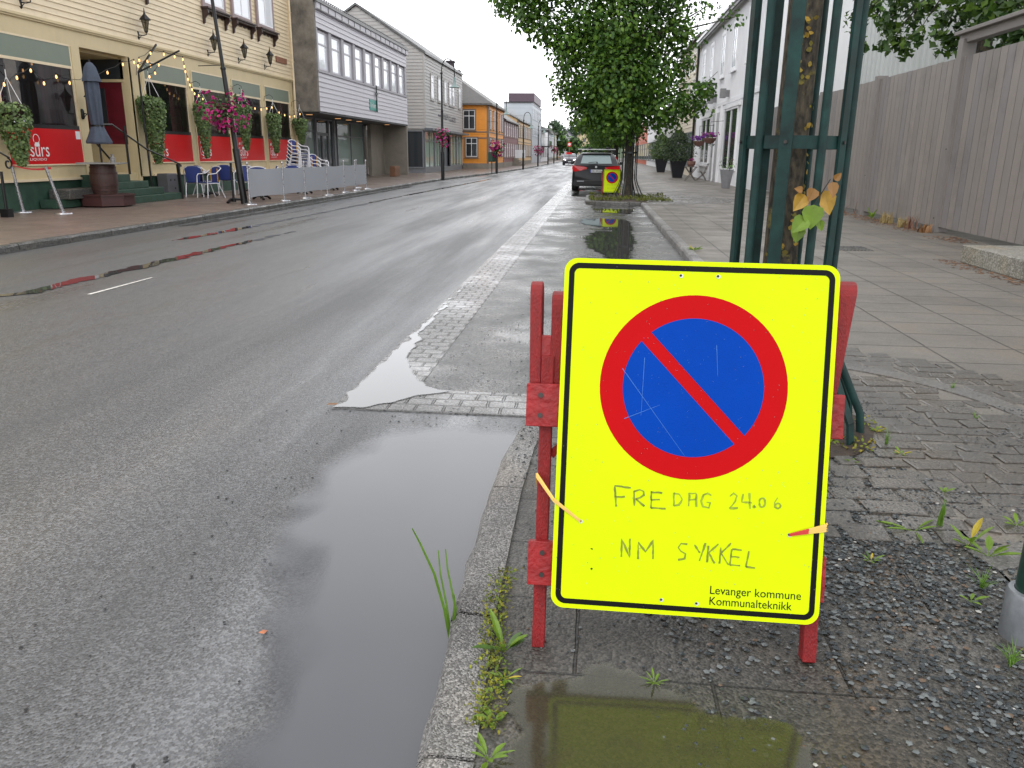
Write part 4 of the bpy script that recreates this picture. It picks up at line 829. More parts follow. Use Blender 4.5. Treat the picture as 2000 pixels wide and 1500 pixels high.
# upper windows with carved brown sills
for (a, c) in ((14.0, 15.5), (20.9, 22.35), (25.8, 27.15), (27.9, 29.2), (29.95, 31.25)):
    w = win(rest, q_(a), q_(c), 5.78, 7.7, -.02, white, mauve, gl_white, cols=2, transom=.28, tw=.13, sill=False)
    mb = MB(); x0, x1 = q_(a)-.17, q_(c)+.17; mb.box(x0, x1, -.26, -.02, 5.60, 5.645); mb.box(x0+.04, x1-.04, -.20, -.02, 5.55, 5.60)
    for xx in (x0+.05, x1-.13): mb.prism([(xx, -.22, 5.55), (xx, -.22, 5.47), (xx, -.10, 5.33), (xx, -.09, 5.20), (xx, -.03, 5.16), (xx, -.03, 5.55)], (.08, 0, 0))
    n = 14
    for k in range(n): xk = x0+.15+(x1-x0-.3)*(k+.5)/n; mb.box(xk-.028, xk+.028, -.05, -.025, 5.50-.05*abs(math.sin(k*math.pi/3.5)), 5.55)
    mb.build('carved_sill', brown, w)
mb = MB(); mb.tube([(q_(33.05), -.08, 9.2), (q_(33.05), -.08, .3)], .045, 10); [mb.box(q_(33.0), q_(33.1), -.13, .0, z, z+.03) for z in (1.2, 3.0, 4.8, 6.6)]; mb.build('downpipe', cream2, rest, smooth=True)
mb = MB(); mb.box(q_(31.44), q_(32.5), -.06, -.02, 4.66, 4.86); mb.build('brass_plate', mat('brown_plate', srgb(140, 96, 74), .5, .2, 10), rest)
mb = MB(); mb.box(q_(18.62), q_(18.78), -.02, .0, 1.62, 1.80); mb.build('notice', white, rest)
# steps
stp = thing('entrance_steps', 'green painted concrete steps climbing to the restaurant door', 'steps', (-11.9, 20.2, SW))
mb = MB()
for k, (ye, xe) in enumerate(((21.72, -11.42), (20.95, -11.52), (20.4, -11.62), (19.75, -11.72))): mb.box(-12.3, xe, 18.6, ye, SW+(.175*k), SW+.175*(k+1)-.0)
mb.build('tread_block', plinth, stp, world=True, bevel=.012)
# ---- church meeting house --------------------------------------------
cl_pale = mat('pale_grey_boards', srgb(194, 191, 197), .55, .05, 1.5, dirt=.08); cl_grey = mat('grey_boards', srgb(160, 157, 162), .55, .06, 2, dirt=.08); conc = mat('pebble_concrete', srgb(118, 112, 104), .85, .45, 2.2, bump=1, bs=60, dirt=.5); conc2 = mat('smooth_concrete', srgb(134, 127, 116), .7, .15, 2, bump=.2, bs=30, dirt=.3); frm_g = mat('grey_shop_frame', srgb(112, 114, 118), .45); soffit = mat('soffit_board', srgb(86, 86, 88), .7)
Y1 = 33.3; c_ = lambda y: y-Y1
ch = left_house('meeting_house', 'pale grey boarded building with nine tall upper windows and a rough concrete gable', -11.3, Y1)
mb = MB(); mb.box(-.18, 0, -.02, 14, 2.95, 7.35); mb.prism([(-.2, -.03, 2.95), (-.2, -.03, 7.35), (-.2, .1, 7.35), (-.2, .1, 2.95)], (.2, 0, 0)); mb.build('gable_wall', conc, ch)
mb = MB(); siding(mb, 0, c_(49), 2.98, 4.5, 0, .19, .03); siding(mb, 0, c_(49), 6.15, 6.80, 0, .19, .03); mb.box(0, c_(49), 0, .3, 2.98, 4.55); mb.box(0, c_(49), 0, .3, 6.15, 6.9); mb.build('board_cladding', cl_pale, ch)
mb = MB(); mb.box(.05, c_(48.95), .28, .35, 4.5, 6.2); n = 9; wch = (c_(48.9)-.15)/n
for k in range(n+1):
    xk = .15+k*wch; mb.box(xk-.17, xk+.17, .02, .28, 4.55, 6.15)
mb.box(0, c_(49), -.06, .04, 4.48, 4.56); mb.build('pier', cl_grey, ch)
for k in range(n):
    x0, x1 = .15+k*wch+.2, .15+(k+1)*wch-.2; win(ch, x0, x1, 4.62, 6.08, .16, cl_pale, cl_grey, gl_white, cols=1, transom=.33, tw=.03, sill=False, fw=.06)
mb = MB(); mb.box(0, c_(49.05), -.10, .3, 6.80, 7.12); mb.build('fascia', cl_pale, ch)
mb = MB(); mb.prism([(-.2, -.14, 7.12), (-.2, -.14, 7.2), (-.2, 5, 9.4), (-.2, 10, 7.2), (-.2, 10, 7.12)], (16.0, 0, 0)); mb.box(-.2, 15.8, -.15, -.11, 7.06, 7.16); rf = mb.build('roof', slate, ch)
for k in range(17):
    mb = MB(); xk = .5+k*.92; mb.box(xk-.02, xk+.02, -.12, -.105, 6.84, 7.05); mb.build('eave_bracket', iron, rf)
mb = MB(); mb.box(0, c_(49), -.125, -.10, 6.80, 6.83)
for k in range(56): xk = .1+k*.28; mb.prism([(xk, .0, 7.2), (xk, .08, 7.36), (xk, .1, 7.36), (xk, .1, 7.24)], (.03, 0, 0))
mb.box(0, 15.7, .06, .09, 7.34, 7.37); mb.build('snow_guard', iron, rf)
mb = MB(); mb.box(0, c_(49), .0, 3.2, 2.90, 2.98); sf = mb.build('soffit', soffit, ch)
warm = mat('lit_lamp', (.9, .5, .2), .5, emit=(1, .55, .25, 2.5))
for x, y in ((1.3, .9), (5.2, .9), (6.9, .9), (8.7, .9), (13.2, .6)): mb = MB(); mb.lathe([(.14, 2.885), (.14, 2.90)], (x, y, 0), 14); mb.build('downlight', mat('dim_lit_lamp', (.5, .3, .15), .5, emit=(1, .5, .2, .55)), sf)
mb = MB(); yb = 1.9; mb.box(c_(45.9), c_(49), yb-.5, yb-.3, 0, 2.9); mb.box(c_(48.75), c_(49), .0, yb, 0, 2.9); mb.box(0, c_(49), yb+.6, yb+.7, 0, 2.9); mb.build('ground_floor_wall', conc2, ch)
def shopwin(par, x0, x1, z0, z1, y, gm, cols=1, zt=None, fm=frm_g, name='shop_window'):
    mb = MB(); frame_ring(mb, x0, x1, z0, z1, .07, y-.05, y+.05)
    for k in range(1, cols): c = x0+(x1-x0)*k/cols; mb.box(c-.03, c+.03, y-.045, y+.045, z0+.07, z1-.07)
    if zt: mb.box(x0+.07, x1-.07, y-.047, y+.047, zt-.03, zt+.03)
    w = mb.build(name, fm, par); g = MB(); g.quad((x0+.05, y, z0+.05), (x1-.05, y, z0+.05), (x1-.05, y, z1-.05), (x0+.05, y, z1-.05)); g.build('pane', gm, w); return w
shopwin(ch, .1, 2.9, .45, 2.9, yb, gl_green, 2, 2.3); shopwin(ch, 3.3, 4.6, .45, 2.9, yb, gl_green, 1, 2.3)
mb = MB(); mb.box(2.9, 3.3, yb-.1, yb+.1, .1, 2.9); mb.box(4.6, 4.8, yb-.1, yb+.1, .1, 2.9); mb.box(7.3, 7.6, yb-.1, yb+.1, .1, 2.9); mb.box(.1, 4.6, yb-.06, yb+.1, .1, .45); mb.build('storefront_post', frm_g, ch)
shopwin(ch, 4.85, 6.6, 2.2, 2.9, yb, gl_dk, 1); shopwin(ch, 4.85, 5.7, .12, 2.2, yb, gl_dk, 1, .85, name='door'); shopwin(ch, 5.72, 6.6, .12, 2.2, yb, gl_dk, 1, .85, name='door'); shopwin(ch, 6.65, 7.3, .12, 2.9, yb, gl_dk, 1)
shopwin(ch, 7.65, 12.4, .35, 2.9, yb-.1, gl_green, 2, 2.15)
# projecting sign with a cross
cs = thing('church_sign', 'teal box sign with white lettering and a thin black cross', 'sign', (-11.33, 41.2, 3.4))
mb = MB(); mb.box(-11.33, -11.25, 40.75, 42.0, 3.38, 3.9); mb.build('sign_box', mat('teal_sign', srgb(34, 140, 128), .4, .1, 3), cs, world=True, bevel=.02)
mb = MB(); put_text(mb, 'kirken', (-11.247, 40.85, 3.52), (0, 1, 0), (0, 0, 1), width=1.0, size=.36); mb.build('lettering', whitep, cs, world=True)
mb = MB(); mb.box(-11.24, -11.20, 41.92, 42.0, 3.35, 4.62); mb.box(-11.24, -11.205, 41.72, 42.2, 4.18, 4.25); mb.build('cross', iron, cs, world=True)
# ---- grey gabled house ------------------------------------------------
gry = mat('warm_grey_boards', srgb(164, 161, 158), .55, .06, 2, dirt=.08); Y2 = 53.5; g_ = lambda y: y-Y2
gh = left_house('gabled_shop', 'grey boarded house with a tall side gable, glass shopfront and dark lettering', -11.2, Y2); D = 8.5
tp = lambda y: 7.5+(10.25-7.5)*(1-abs(y-D/2)/(D/2))
mb = MB(); siding(mb, 0, 15.1, 2.95, 7.5, 0, .2, .03); mb.box(0, 15.1, .0, .2, 2.9, 7.5); siding_side(mb, 0, 0, D, 2.9, 10.3, .2, .03, top=tp); mb.prism([(0, 0, 2.9), (0, D, 2.9), (0, D, 7.5), (0, D/2, 10.2), (0, 0, 7.5)], (.2, 0, 0)); mb.prism([(15.1, 0, 0), (15.1, D, 0), (15.1, D, 7.5), (15.1, D/2, 10.2), (15.1, 0, 7.5)], (-.2, 0, 0)); mb.box(-.05, .12, -.06, .05, 2.95, 7.45); mb.build('wall', gry, gh)
mb = MB(); gable_roof(mb, -.15, 15.2, D, 7.5, 10.25, .15, .14); mb.build('roof', slate, gh)
for (a, c) in ((55.6, 56.5), (58.1, 59.0), (60.4, 61.2), (62.4, 63.3), (63.7, 64.6), (66.6, 67.5)): win(gh, g_(a), g_(c), 4.9, 6.35, 0, white, gry, gl_white, cols=2, transom=.3, tw=.12)
mb = MB(); mb.box(-.1, 15.2, -.55, .0, 2.78, 2.93); mb.build('canopy', mat('dark_grey_canopy', srgb(92, 96, 102), .45), gh)
mb = MB(); mb.box(0, 15.1, .3, .4, 0, 2.78); mb.box(0, 15.1, -.0, .3, 0, .42); mb.box(.012, .1, .31, 3, 0, 2.77); mb.build('ground_floor_wall', frm_g, gh)
gl_gw = glass('frosted_green_glass', base=(.33, .42, .35), clear=0)
for k, (x0, x1, gmm) in enumerate(((.15, 3.3, gl_gw), (3.5, 5.3, gl_gw), (5.5, 7.3, gl_gw), (7.6, 9.4, frm_g), (9.7, 12.2, gl_gw), (12.4, 15.0, gl_gw))):
    if k == 3: continue
    shopwin(gh, x0, x1, .42, 2.78, .08, gmm, 2, 2.15)
mb = MB(); shop_side = MB(); frame_ring(shop_side, -3.9, -.1, .42, 2.78, .07, -.05, .05); 
sw_ = shop_side.box(-1.9, -1.84, -.04, .04, .5, 2.7).build('side_shop_window', frm_g, gh)
g2 = MB(); g2.quad((-3.85, 0, .45), (-.15, 0, .45), (-.15, 0, 2.75), (-3.85, 0, 2.75)); g2o = g2.build('pane', gl_dk, sw_)
for o in (sw_, g2o):
    for v in o.data.vertices: a, b_, c = v.co; v.co = (-.02+b_, -a, c)
mb = MB(); put_text(mb, 'INSPI', (6.4, -.05, 3.72), (1, 0, 0), (0, 0, 1), width=2.0, size=.55); put_text(mb, 'GLADES', (8.7, -.05, 3.66), (1, 0, 0), (0, 0, 1), width=2.9, size=.55); mb.box(4.6, 5.9, -.06, -.03, 3.85, 3.98); mb.build('lettering', mat('slate_lettering', srgb(52, 54, 72), .5), gh)

# ---- simple street houses further on ----------------------------------
def town_house(name, label, X, Y0, Y1, ze, wallm, trimm, roofm, rows, ncol, zr=None, depth=8, glassm=gl_dk, sidewin=None, frames=white, wsize=(.9, 1.3), hip=False, plinthm=conc2, bands=(), flat=False, pitch=.2, side=-1):
    L_ = Y1-Y0; t = left_house(name, label, X, Y0); zr = zr or ze+2.4
    mb = MB(); siding(mb, 0, L_, .55, ze, 0, pitch, .03); mb.box(0, L_, .0, .2, .5, ze); top = None if (hip or flat) else (lambda y: ze+(zr-ze)*(1-abs(y-depth/2)/(depth/2)))
    siding_side(mb, 0, 0, depth, .55, zr if top else ze, pitch, .03, top=top); mb.box(0, .2, .2, depth, .5, ze); mb.box(L_-.2, L_, .2, depth, .5, ze)
    if top: mb.prism([(0.02, 0, ze), (.02, depth, ze), (.02, depth/2, zr)], (.16, 0, 0)); mb.prism([(L_-.18, 0, ze), (L_-.18, depth, ze), (L_-.18, depth/2, zr)], (.16, 0, 0))
    mb.build('wall', wallm, t)
    mb = MB(); mb.box(-.04, L_+.04, -.05, depth, 0, .55); mb.build('plinth', plinthm, t)
    mb = MB()
    for x in (0, L_): mb.box(x-.09 if x else -.05, x+.05 if x else .09, -.06, .04, .55, ze)
    mb.box(-.055, .0, -.055, .12, .55, ze)
    for z in bands: mb.box(0.09, L_-.09, -.055, .0, z, z+.09); mb.box(-.05, 0, .12, depth, z, z+.09)
    mb.box(0, L_, -.07, .0, ze-.16, ze); mb.build('trim', trimm, t)
    mb = MB()
    if flat: mb.box(-.1, L_+.1, -.12, depth, ze, ze+.18)
    elif hip:
        o = .35; a = [(-o, -o, ze), (L_+o, -o, ze), (L_+o, depth+o, ze), (-o, depth+o, ze)]; h = depth/2; r0, r1 = (h*.75, depth/2, zr), (L_-.2, depth/2, zr)
        mb.add(a+[r0, r1]+[(p[0], p[1], p[2]-.14) for p in a], [(0, 1, 5, 4), (1, 2, 5), (2, 3, 4, 5), (3, 0, 4), (1, 0, 6, 7), (2, 1, 7, 8), (3, 2, 8, 9), (0, 3, 9, 6), (6, 9, 8, 7)])
    else: gable_roof(mb, -.15, L_+.15, depth, ze, zr, .3, .12)
    rf = mb.build('roof', roofm, t)
    w, h = wsize
    for zz in rows:
        for k in range(ncol):
            xc = L_*(k+.5)/ncol; win(t, xc-w/2, xc+w/2, zz, zz+h, 0, frames, trimm, glassm, tw=.1)
    for (y0, z0) in (sidewin or []): win_side(t, 0, y0, y0+1.0, z0, z0+1.55, frames, trimm, gl_dk)
    return t, rf
ora = mat('orange_boards', srgb(228, 146, 42), .5, .06, 2, dirt=.06); gt_ = mat('grey_brown_trim', srgb(122, 108, 96), .55); mar = mat('maroon_boards', srgb(120, 66, 66), .55, .08, 2); yelb = mat('sand_boards', srgb(214, 178, 126), .55, .06, 2)
oh, orf = town_house('orange_house', 'orange boarded corner house with white windows, grey trim and a slate roof', -9.35, 71, 82.3, 5.45, ora, gt_, rooft, (1.2, 3.45), 5, zr=8.6, depth=9, hip=True, sidewin=[(.95, 1.1), (1.15, 3.35)], bands=(2.6, 3.1), wsize=(.8, 1.45), glassm=gl_pale)
mb = MB(); mb.prism([(.9, 2.6, 6.95), (.9, 3.6, 6.95), (1.9, 3.6, 7.75), (1.9, 2.6, 7.75)], (0, 0, .09)); mb.build('skylight', gl_white, oh)
dch = mat('dark_chimney', srgb(52, 44, 50), .6)
for xx, yy, zt in ((1.4, 3.2, 9.0), (6.2, 4.2, 9.35), (10.4, 4.2, 9.1)): mb = MB(); mb.box(xx, xx+.6, yy, yy+.6, 6.8, zt); mb.box(xx-.08, xx+.68, yy-.08, yy+.68, zt-.15, zt-.04); mb.build('chimney', dch, orf)
mh, _ = town_house('maroon_house', 'dark maroon boarded house with white windows beyond the orange one', -9.35, 82.6, 97, 4.7, mar, mauve, rooft, (1.1, 3.15), 7, zr=6.9, depth=7, wsize=(.95, 1.25), glassm=gl_pale)
town_house('sand_house', 'sand coloured two-storey house in the middle of the far row', -9.35, 97.5, 117, 5.2, yelb, gt_, slate, (1.1, 3.3), 8, zr=7.2, depth=8, wsize=(1.1, 1.3), bands=(2.7,), glassm=gl_pale)
modg = mat('pale_blue_grey_panels', srgb(176, 182, 188), .5, .04, 1)
mo, _ = town_house('modern_block', 'tall light grey flat-roofed block with a dark set-back top floor', -9.35, 118, 137, 8.2, modg, modg, slate, (1.4, 3.9, 6.2), 6, flat=True, depth=4, wsize=(1.5, 1.2), glassm=gl_pale, pitch=1.0, plinthm=modg)
mb = MB(); mb.box(-.3, 14, -.3, 3.3, 8.38, 9.5); mb.build('top_floor', mat('plum_cladding', srgb(82, 66, 78), .5), mo)
wb_, _ = town_house('balcony_block', 'white rendered block with dark glass-fronted balconies', -9.35, 138, 156, 5.6, white, frm_g, slate, (1.0,), 4, zr=6.6, flat=True, depth=9, wsize=(1.6, 1.3), pitch=2.5, plinthm=white)
for z in (2.5, 5.0):
    mb = MB(); mb.box(1, 9, -1.3, 0, z, z+.15); bl = mb.build('balcony', iron, wb_); mb = MB(); mb.box(1, 9, -1.3, -1.26, z+.15, z+1.0); mb.build('balustrade', gl_gw, bl)
for i, (nm, Y0_, Y1_, z, c, lab) in enumerate((('townhouse', 157, 172, 5.3, (150, 156, 160), 'small blue-grey house beyond the white balcony block'), ('townhouse', 173, 190, 5.6, (206, 200, 170), 'pale cream house in the far part of the row'), ('townhouse', 191, 208, 5.2, (196, 150, 96), 'ochre house near the far end of the row'), ('townhouse', 209, 240, 6.0, (160, 158, 160), 'last grey house where the street bends'))):
    town_house(nm, lab, -9.3, Y0_, Y1_, z, mat('wall_%d' % i, srgb(*c), .6, .05, 2), white, slate, (1.0, 3.3), 5, zr=z+1.6, depth=8, wsize=(1.1, 1.3), glassm=gl_pale)
# houses and wooded hill closing the view
hillm = mat('hill_grass', srgb(96, 112, 84), .9, .3, .05)
mb = MB(); n = 40; vs = []
for i in range(n+1):
    for j in range(9):
        x = -150+300*i/n; y = 300+j*30; h = max(0, (j/8)**.8*16*(1+.5*mn.noise(Vector((x*.012, j*.3, 0))))*(.4+.6*min(1, abs(x+30)/60+.4)) - (0 if j else 1)); vs.append((x, y, h-.02))
mb.add(vs, [(i*9+j, (i+1)*9+j, (i+1)*9+j+1, i*9+j+1) for i in range(n) for j in range(8)]); tag(mb.build('hill', hillm, smooth=True), kind='structure')
def far_house(x, y, w, d, ze, zr, z0, wc, label, rm=slate):
    t = thing('hillside_house', label, 'building', (x, y, z0)); mb = MB(); mb.box(-w/2, w/2, 0, d, -1, ze); mb.prism([(-w/2, .05, ze), (w/2, .05, ze), (0, .05, zr)], (0, d-.1, 0)); wl = mb.build('wall', mat('far_wall_%d' % int(x*10), srgb(*wc), .7), t)
    mb = MB(); [mb.prism([(s*(w/2+.4), -.3, ze-.3), (0, -.3, zr), (0, -.3, zr+.25), (s*(w/2+.4), -.3, ze)], (0, d+.6, 0)) for s in (-1, 1)]; mb.build('roof', rm, t)
    for k in (-1, 0, 1): mb = MB(); mb.box(k*w*.28-.5, k*w*.28+.5, -.05, .05, ze-1.9, ze-.6); mb.build('window', gl_dk, t)
far_house(-11.5, 292, 9, 10, 4.2, 8.3, 1.5, (178, 180, 184), 'dark-roofed grey house on the hillside at the end of the street', mat('dark_blue_roof', srgb(74, 76, 92), .5))
far_house(-1.5, 300, 12, 10, 5.5, 8.6, 2, (214, 196, 158), 'pale yellow house on the hillside right of the dark-roofed one', mat('sandy_roof', srgb(170, 156, 130), .6))
fir = mat('far_foliage', (.05, .095, .03), .8, .3, .5, tint=True, transl=.2)
for i, (x, y, h, r, lab) in enumerate(((-9.2, 190, 5.6, 2.6, 'bright green round tree at the end of the street'), (-5.6, 205, 5.0, 2.6, 'low green tree right of the bright one at the street end'), (-1.0, 180, 4.2, 3.0, 'green street tree beyond the traffic sign'), (-14.5, 285, 10, 3.2, 'dark tree beside the dark-roofed hillside house'), (4, 290, 9, 5, 'broad dark tree on the hillside'), (-9.5, 320, 11, 4, 'tall tree behind the dark-roofed hillside house'), (-18, 330, 9, 4, 'leftmost tree on the hill crest'), (-5.0, 345, 12, 5, 'tree on the hill crest behind the pale yellow house'))):
    t = thing('hill_tree' if i > 2 else 'green_tree', lab, 'tree', (x, y, 0)); z0 = 0 if i < 3 else 2
    mb = MB(); mb.tube([(0, 0, 0), (0, 0, h*.7)], [.25, .1], 7); mb.build('trunk', bark_d, t)
    p, q = blob_pts([((x+random.uniform(-r, r)*.5, y+random.uniform(-r, r)*.5, z0+h*(.45+.45*random.random())), r*random.uniform(.45, .7)) for _ in range(8)], 40)
    leaf_object('crown', p, q, .75, fir, t, tints=[(1, 1, 1), (1.9, 1.9, 1.2), (.6, .7, .7)] if i < 3 else [(1, 1, 1.4), (.8, .8, 1.2)])

# ------------------------------------------------------------------ right-hand side: fence, hall, steps, houses
fen = mat('grey_fence_paint', srgb(132, 126, 122), .5, .12, 1.5, bump=.25, bs=20, dirt=.3, stretch=(1, 1, .3)); fenp = mat('grey_post_paint', srgb(124, 119, 116), .5, .06, 2, dirt=.1)
fc = thing('board_fence', 'tall grey fence of vertical boards along the right pavement', 'fence', (6.2, 20, SW))
mb = MB(); y = 9.2; k = 0
while y < 32.2:
    w = .245; j = mn.noise(Vector((y*9, 0, 0)))*.004; mb.box(6.19+j, 6.222+j, y+.009, y+w-.009, .20, 3.07+(.02*mn.noise(Vector((y*5, 0, 1)))), random.randint(0, 2)); y += w
mb.box(6.232, 6.26, 9.2, 32.2, .205, 3.04)
mb.build('board_panel', [fen, mat('fence_paint_warm', srgb(136, 129, 124), .5, .12, 1.2, bump=.25, bs=20, dirt=.3, stretch=(1, 1, .3)), mat('fence_paint_cool', srgb(126, 122, 121), .5, .12, 1.8, bump=.25, bs=20, dirt=.35, stretch=(1, 1, .3))], fc, world=True)
mb = MB(); mb.box(6.26, 6.34, 9.2, 32.2, .5, .6); mb.box(6.26, 6.34, 9.2, 32.2, 2.4, 2.5); mb.build('back_rail', fenp, fc, world=True)
for yy, hh in ((24.4, 3.13), (19.75, 3.14), (15.5, 3.36), (28.9, 3.13), (10.8, 3.36)): mb = MB(); mb.box(6.13, 6.36, yy-.1, yy+.1, SW, hh); mb.build('post', fenp, fc, world=True, bevel=.006)
mb = MB(); mb.box(6.10, 6.42, 8.6, 15.75, 3.44, 3.50); mb.box(6.18, 6.34, 8.6, 15.7, 3.30, 3.44); mb.build('top_beam', fenp, fc, world=True, bevel=.006)
for yy, zz in ((19.66, 1.0), (15.42, 1.55), (15.5, .35)): mb = MB(); mb.tube([(6.13, yy, zz), (6.122, yy, zz)], .014, 8); mb.build('bolt', bolt_m, fc, world=True)
hl = thing('sheet_metal_hall', 'pale grey hall of corrugated sheet metal behind the board fence', 'building', (9.5, 22, 0))
hm = mat('pale_sheet_metal', srgb(186, 190, 188), .5, .05, .8, dirt=.12)
mb = MB(); y = 7.
while y < 44: 
    mb.box(9.53, 9.6, y, y+.34, 0, 9.5); mb.prism([(9.53, y+.34, 0), (9.46, y+.375, 0), (9.46, y+.43, 0), (9.53, y+.465, 0)], (0, 0, 9.5)); y += .465
mb.build('corrugated_wall', hm, hl, world=True)
mb = MB(); mb.box(9.6, 24, 7, 44, 0, 9.5); mb.build('wall', hm, hl, world=True); mb = MB(); mb.prism([(9.3, 6.8, 9.5), (16.8, 6.8, 11.2), (24.3, 6.8, 9.5)], (0, 37.4, 0)); mb.build('roof', slate, hl, world=True)
gs = wet_ground('granite_step', srgb(112, 110, 100), srgb(172, 170, 162), agg=70, rough=(.35, .6), bump=.7, tracks=False, brown=.5)
sp_ = thing('granite_steps', 'mossy granite steps against the fence at the right edge', 'steps', (5.4, 9.5, SW))
mb = MB(); mb.box(4.74, 6.16, 6.5, 10.96, SW, .325); mb.build('step', gs, sp_, world=True, bevel=.012); mb = MB(); mb.box(5.32, 6.15, 6.5, 10.35, .325, .60); mb.build('step', gs, sp_, world=True, bevel=.012)
# white house with shopfront
wht = mat('white_boards', srgb(232, 232, 234), .55, .04, 1.5, dirt=.06)
wh = thing('white_house', 'white boarded house with a shopfront window beyond the fence', 'building', (6.1, 54, 0), R(-90)); r_ = lambda y: 54-y
mb = MB(); 
x = 0.
while x < 21.4: mb.box(x, x+.12, -.02, .1, 3.95, 7.9); mb.box(x+.135, x+.16, -.035, .1, 3.95, 7.9); x += .19
mb.box(0, 21.5, 0, .3, .1, 7.9); mb.box(0, 21.5, -.05, .0, 3.78, 3.95); mb.prism([(0, 0, 0), (0, 9, 0), (0, 9, 7.9), (0, 4.5, 11), (0, 0, 7.9)], (.2, 0, 0)); mb.prism([(21.52, -.01, 0), (21.52, 9, 0), (21.52, 9, 7.9), (21.52, 4.5, 11), (21.52, -.01, 7.9)], (-.015, 0, 0)); mb.build('wall', wht, wh)
mb = MB(); gable_roof(mb, -.2, 21.7, 9, 7.95, 11, .35, .14); mb.build('roof', slate, wh)
mb = MB(); mb.box(0, 21.5, -.42, -.02, 7.86, 8.0); mb.build('eaves_board', wht, wh)
for yy in (51, 47.6, 43.4, 39.9, 36): win(wh, r_(yy)-.55, r_(yy)+.55, 5.25, 7.15, -.03, white, wht, gl_pale, cols=2, transom=0, rows=3, tw=.12)
shopwin(wh, r_(50.2), r_(46.4), .95, 3.4, -.04, gl_dk, 2, None, white); shopwin(wh, r_(41.4), r_(37.6), .75, 3.5, -.04, gl_dk, 2, None, white)
mb = MB(); mb.box(r_(50.5), r_(46.1), -.2, -.0, .82, .92); mb.box(r_(50.5), r_(46.1), -.12, 0, 3.42, 3.6); mb.box(r_(41.7), r_(37.3), -.12, 0, 3.52, 3.7); mb.build('sill_board', white, wh)
mb = MB(); mb.box(r_(45.6), r_(44.4), -.05, -.0, .15, 3.5); dd = mb.build('door', mat('pale_grey_door', srgb(170, 170, 172), .5), wh); mb = MB(); mb.box(r_(45.4), r_(44.6), -.06, -.045, 1.3, 3.0); mb.build('pane', gl_pale, dd); mb = MB(); mb.box(r_(44.2), r_(42.9), -.05, 0, .15, 3.5); mb.build('door', MATS['pale_grey_door'], wh)
for xx in (r_(45.75), r_(44.3), r_(42.7)): mb = MB(); mb.box(xx-.06, xx+.1, -.12, 0, .1, 3.78); mb.build('door_post', white, wh)
mb = MB(); mb.tube([(.1, -.12, 7.9), (.1, -.12, .2)], .07, 8); mb.build('downpipe', iron, wh)
lampm = mat('grey_lamp_box', srgb(128, 128, 128), .5)
for i, yy in enumerate((48.6, 44.9, 40.6)):
    t = thing('wall_lamp', ['grey square wall lamp above the white shop window, farthest', 'grey square wall lamp above the white house door', 'grey square wall lamp nearest the tree guard'][i], 'wall lamp', (6.02, yy, 4.0), 0, 'lamps on the white house'); mb = MB(); mb.box(-.40, -.14, -.13, .13, .0, .42); mb.build('shade', lampm, t, bevel=.01); mb = MB(); mb.box(-.14, .04, -.04, .04, .05, .36); mb.build('bracket', lampm, t)
# hanging cafe sign
cs = thing('cafe_sign', 'white hanging sign with thin dark script under a black bracket on the white house', 'sign', (6.05, 45.3, 4.7)); mb = MB(); mb.box(4.4, 6.08, 45.27, 45.33, 4.92, 5.05); mb.tube([(6.06, 45.3, 5.6), (5.5, 45.3, 5.05)], .015, 6); mb.build('bracket', iron, cs, world=True)
mb = MB(); mb.box(4.75, 5.85, 45.28, 45.32, 4.05, 4.85); mb.build('panel', white, cs, world=True); mb = MB(); put_text(mb, 'Cameleon', (4.83, 45.275, 4.52), (1, 0, 0), (0, 0, 1), width=.92, size=.24, shear=.3); mb.box(4.95, 5.7, 45.27, 45.275, 4.28, 4.33); mb.build('lettering', lampm, cs, world=True)
# further houses on the right
def right_house(name, label, X, Y0, Y1, ze, wm, zr=None, ground=None, rows=(4.3,), ncol=4, pitch=.2, side=None):
    L_ = Y1-Y0; t = thing(name, label, 'building', (X, Y1, 0), R(-90)); mb = MB(); siding(mb, 0, L_, 3.2, ze, 0, pitch, .03); mb.box(0, L_, 0, .3, 0, ze); zr = zr or ze+2.4
    mb.prism([(L_+.02, -.01, 0), (L_+.02, 8, 0), (L_+.02, 8, ze), (L_+.02, 4, zr), (L_+.02, -.01, ze)], (-.015, 0, 0)); mb.build('wall', wm, t); mb = MB(); gable_roof(mb, -.1, L_+.1, 8, ze, zr, .3, .12); mb.build('roof', slate, t)
    for z in rows:
        for k in range(ncol): xc = L_*(k+.5)/ncol; win(t, xc-.5, xc+.5, z, z+1.6, 0, white, wm, gl_pale, tw=.1)
    for k in range(ncol): x0 = L_*k/ncol+.3; shopwin(t, x0, L_*(k+1)/ncol-.3, .7, 2.9, -.03, ground or gl_green, 1, 2.2, frm_g)
    return t
right_house('beige_house', 'beige boarded house just beyond the white one, half hidden by the street tree', 6.1, 54.6, 67, 8.6, mat('beige_boards', srgb(206, 196, 176), .55, .05, 2), rows=(4.6, 6.6), ncol=4)
right_house('pale_house', 'pale grey house seen beneath the tree crown behind the planters', 6.3, 68, 84, 5.6, mat('pale_grey_render', srgb(190, 192, 188), .6), ncol=4)
right_house('bright_white_house', 'bright white house beneath the tree crown left of the small planter', 6.6, 85, 113, 5.6, white, ncol=6)
right_house('orange_red_house', 'orange red house front glimpsed beside the street tree trunk', 6.7, 114, 150, 5.5, mat('orange_red_boards', srgb(196, 92, 50), .55), ncol=6)
right_house('far_right_house', 'grey house at the far right end of the street', 6.9, 151, 230, 6, gry, ncol=8)

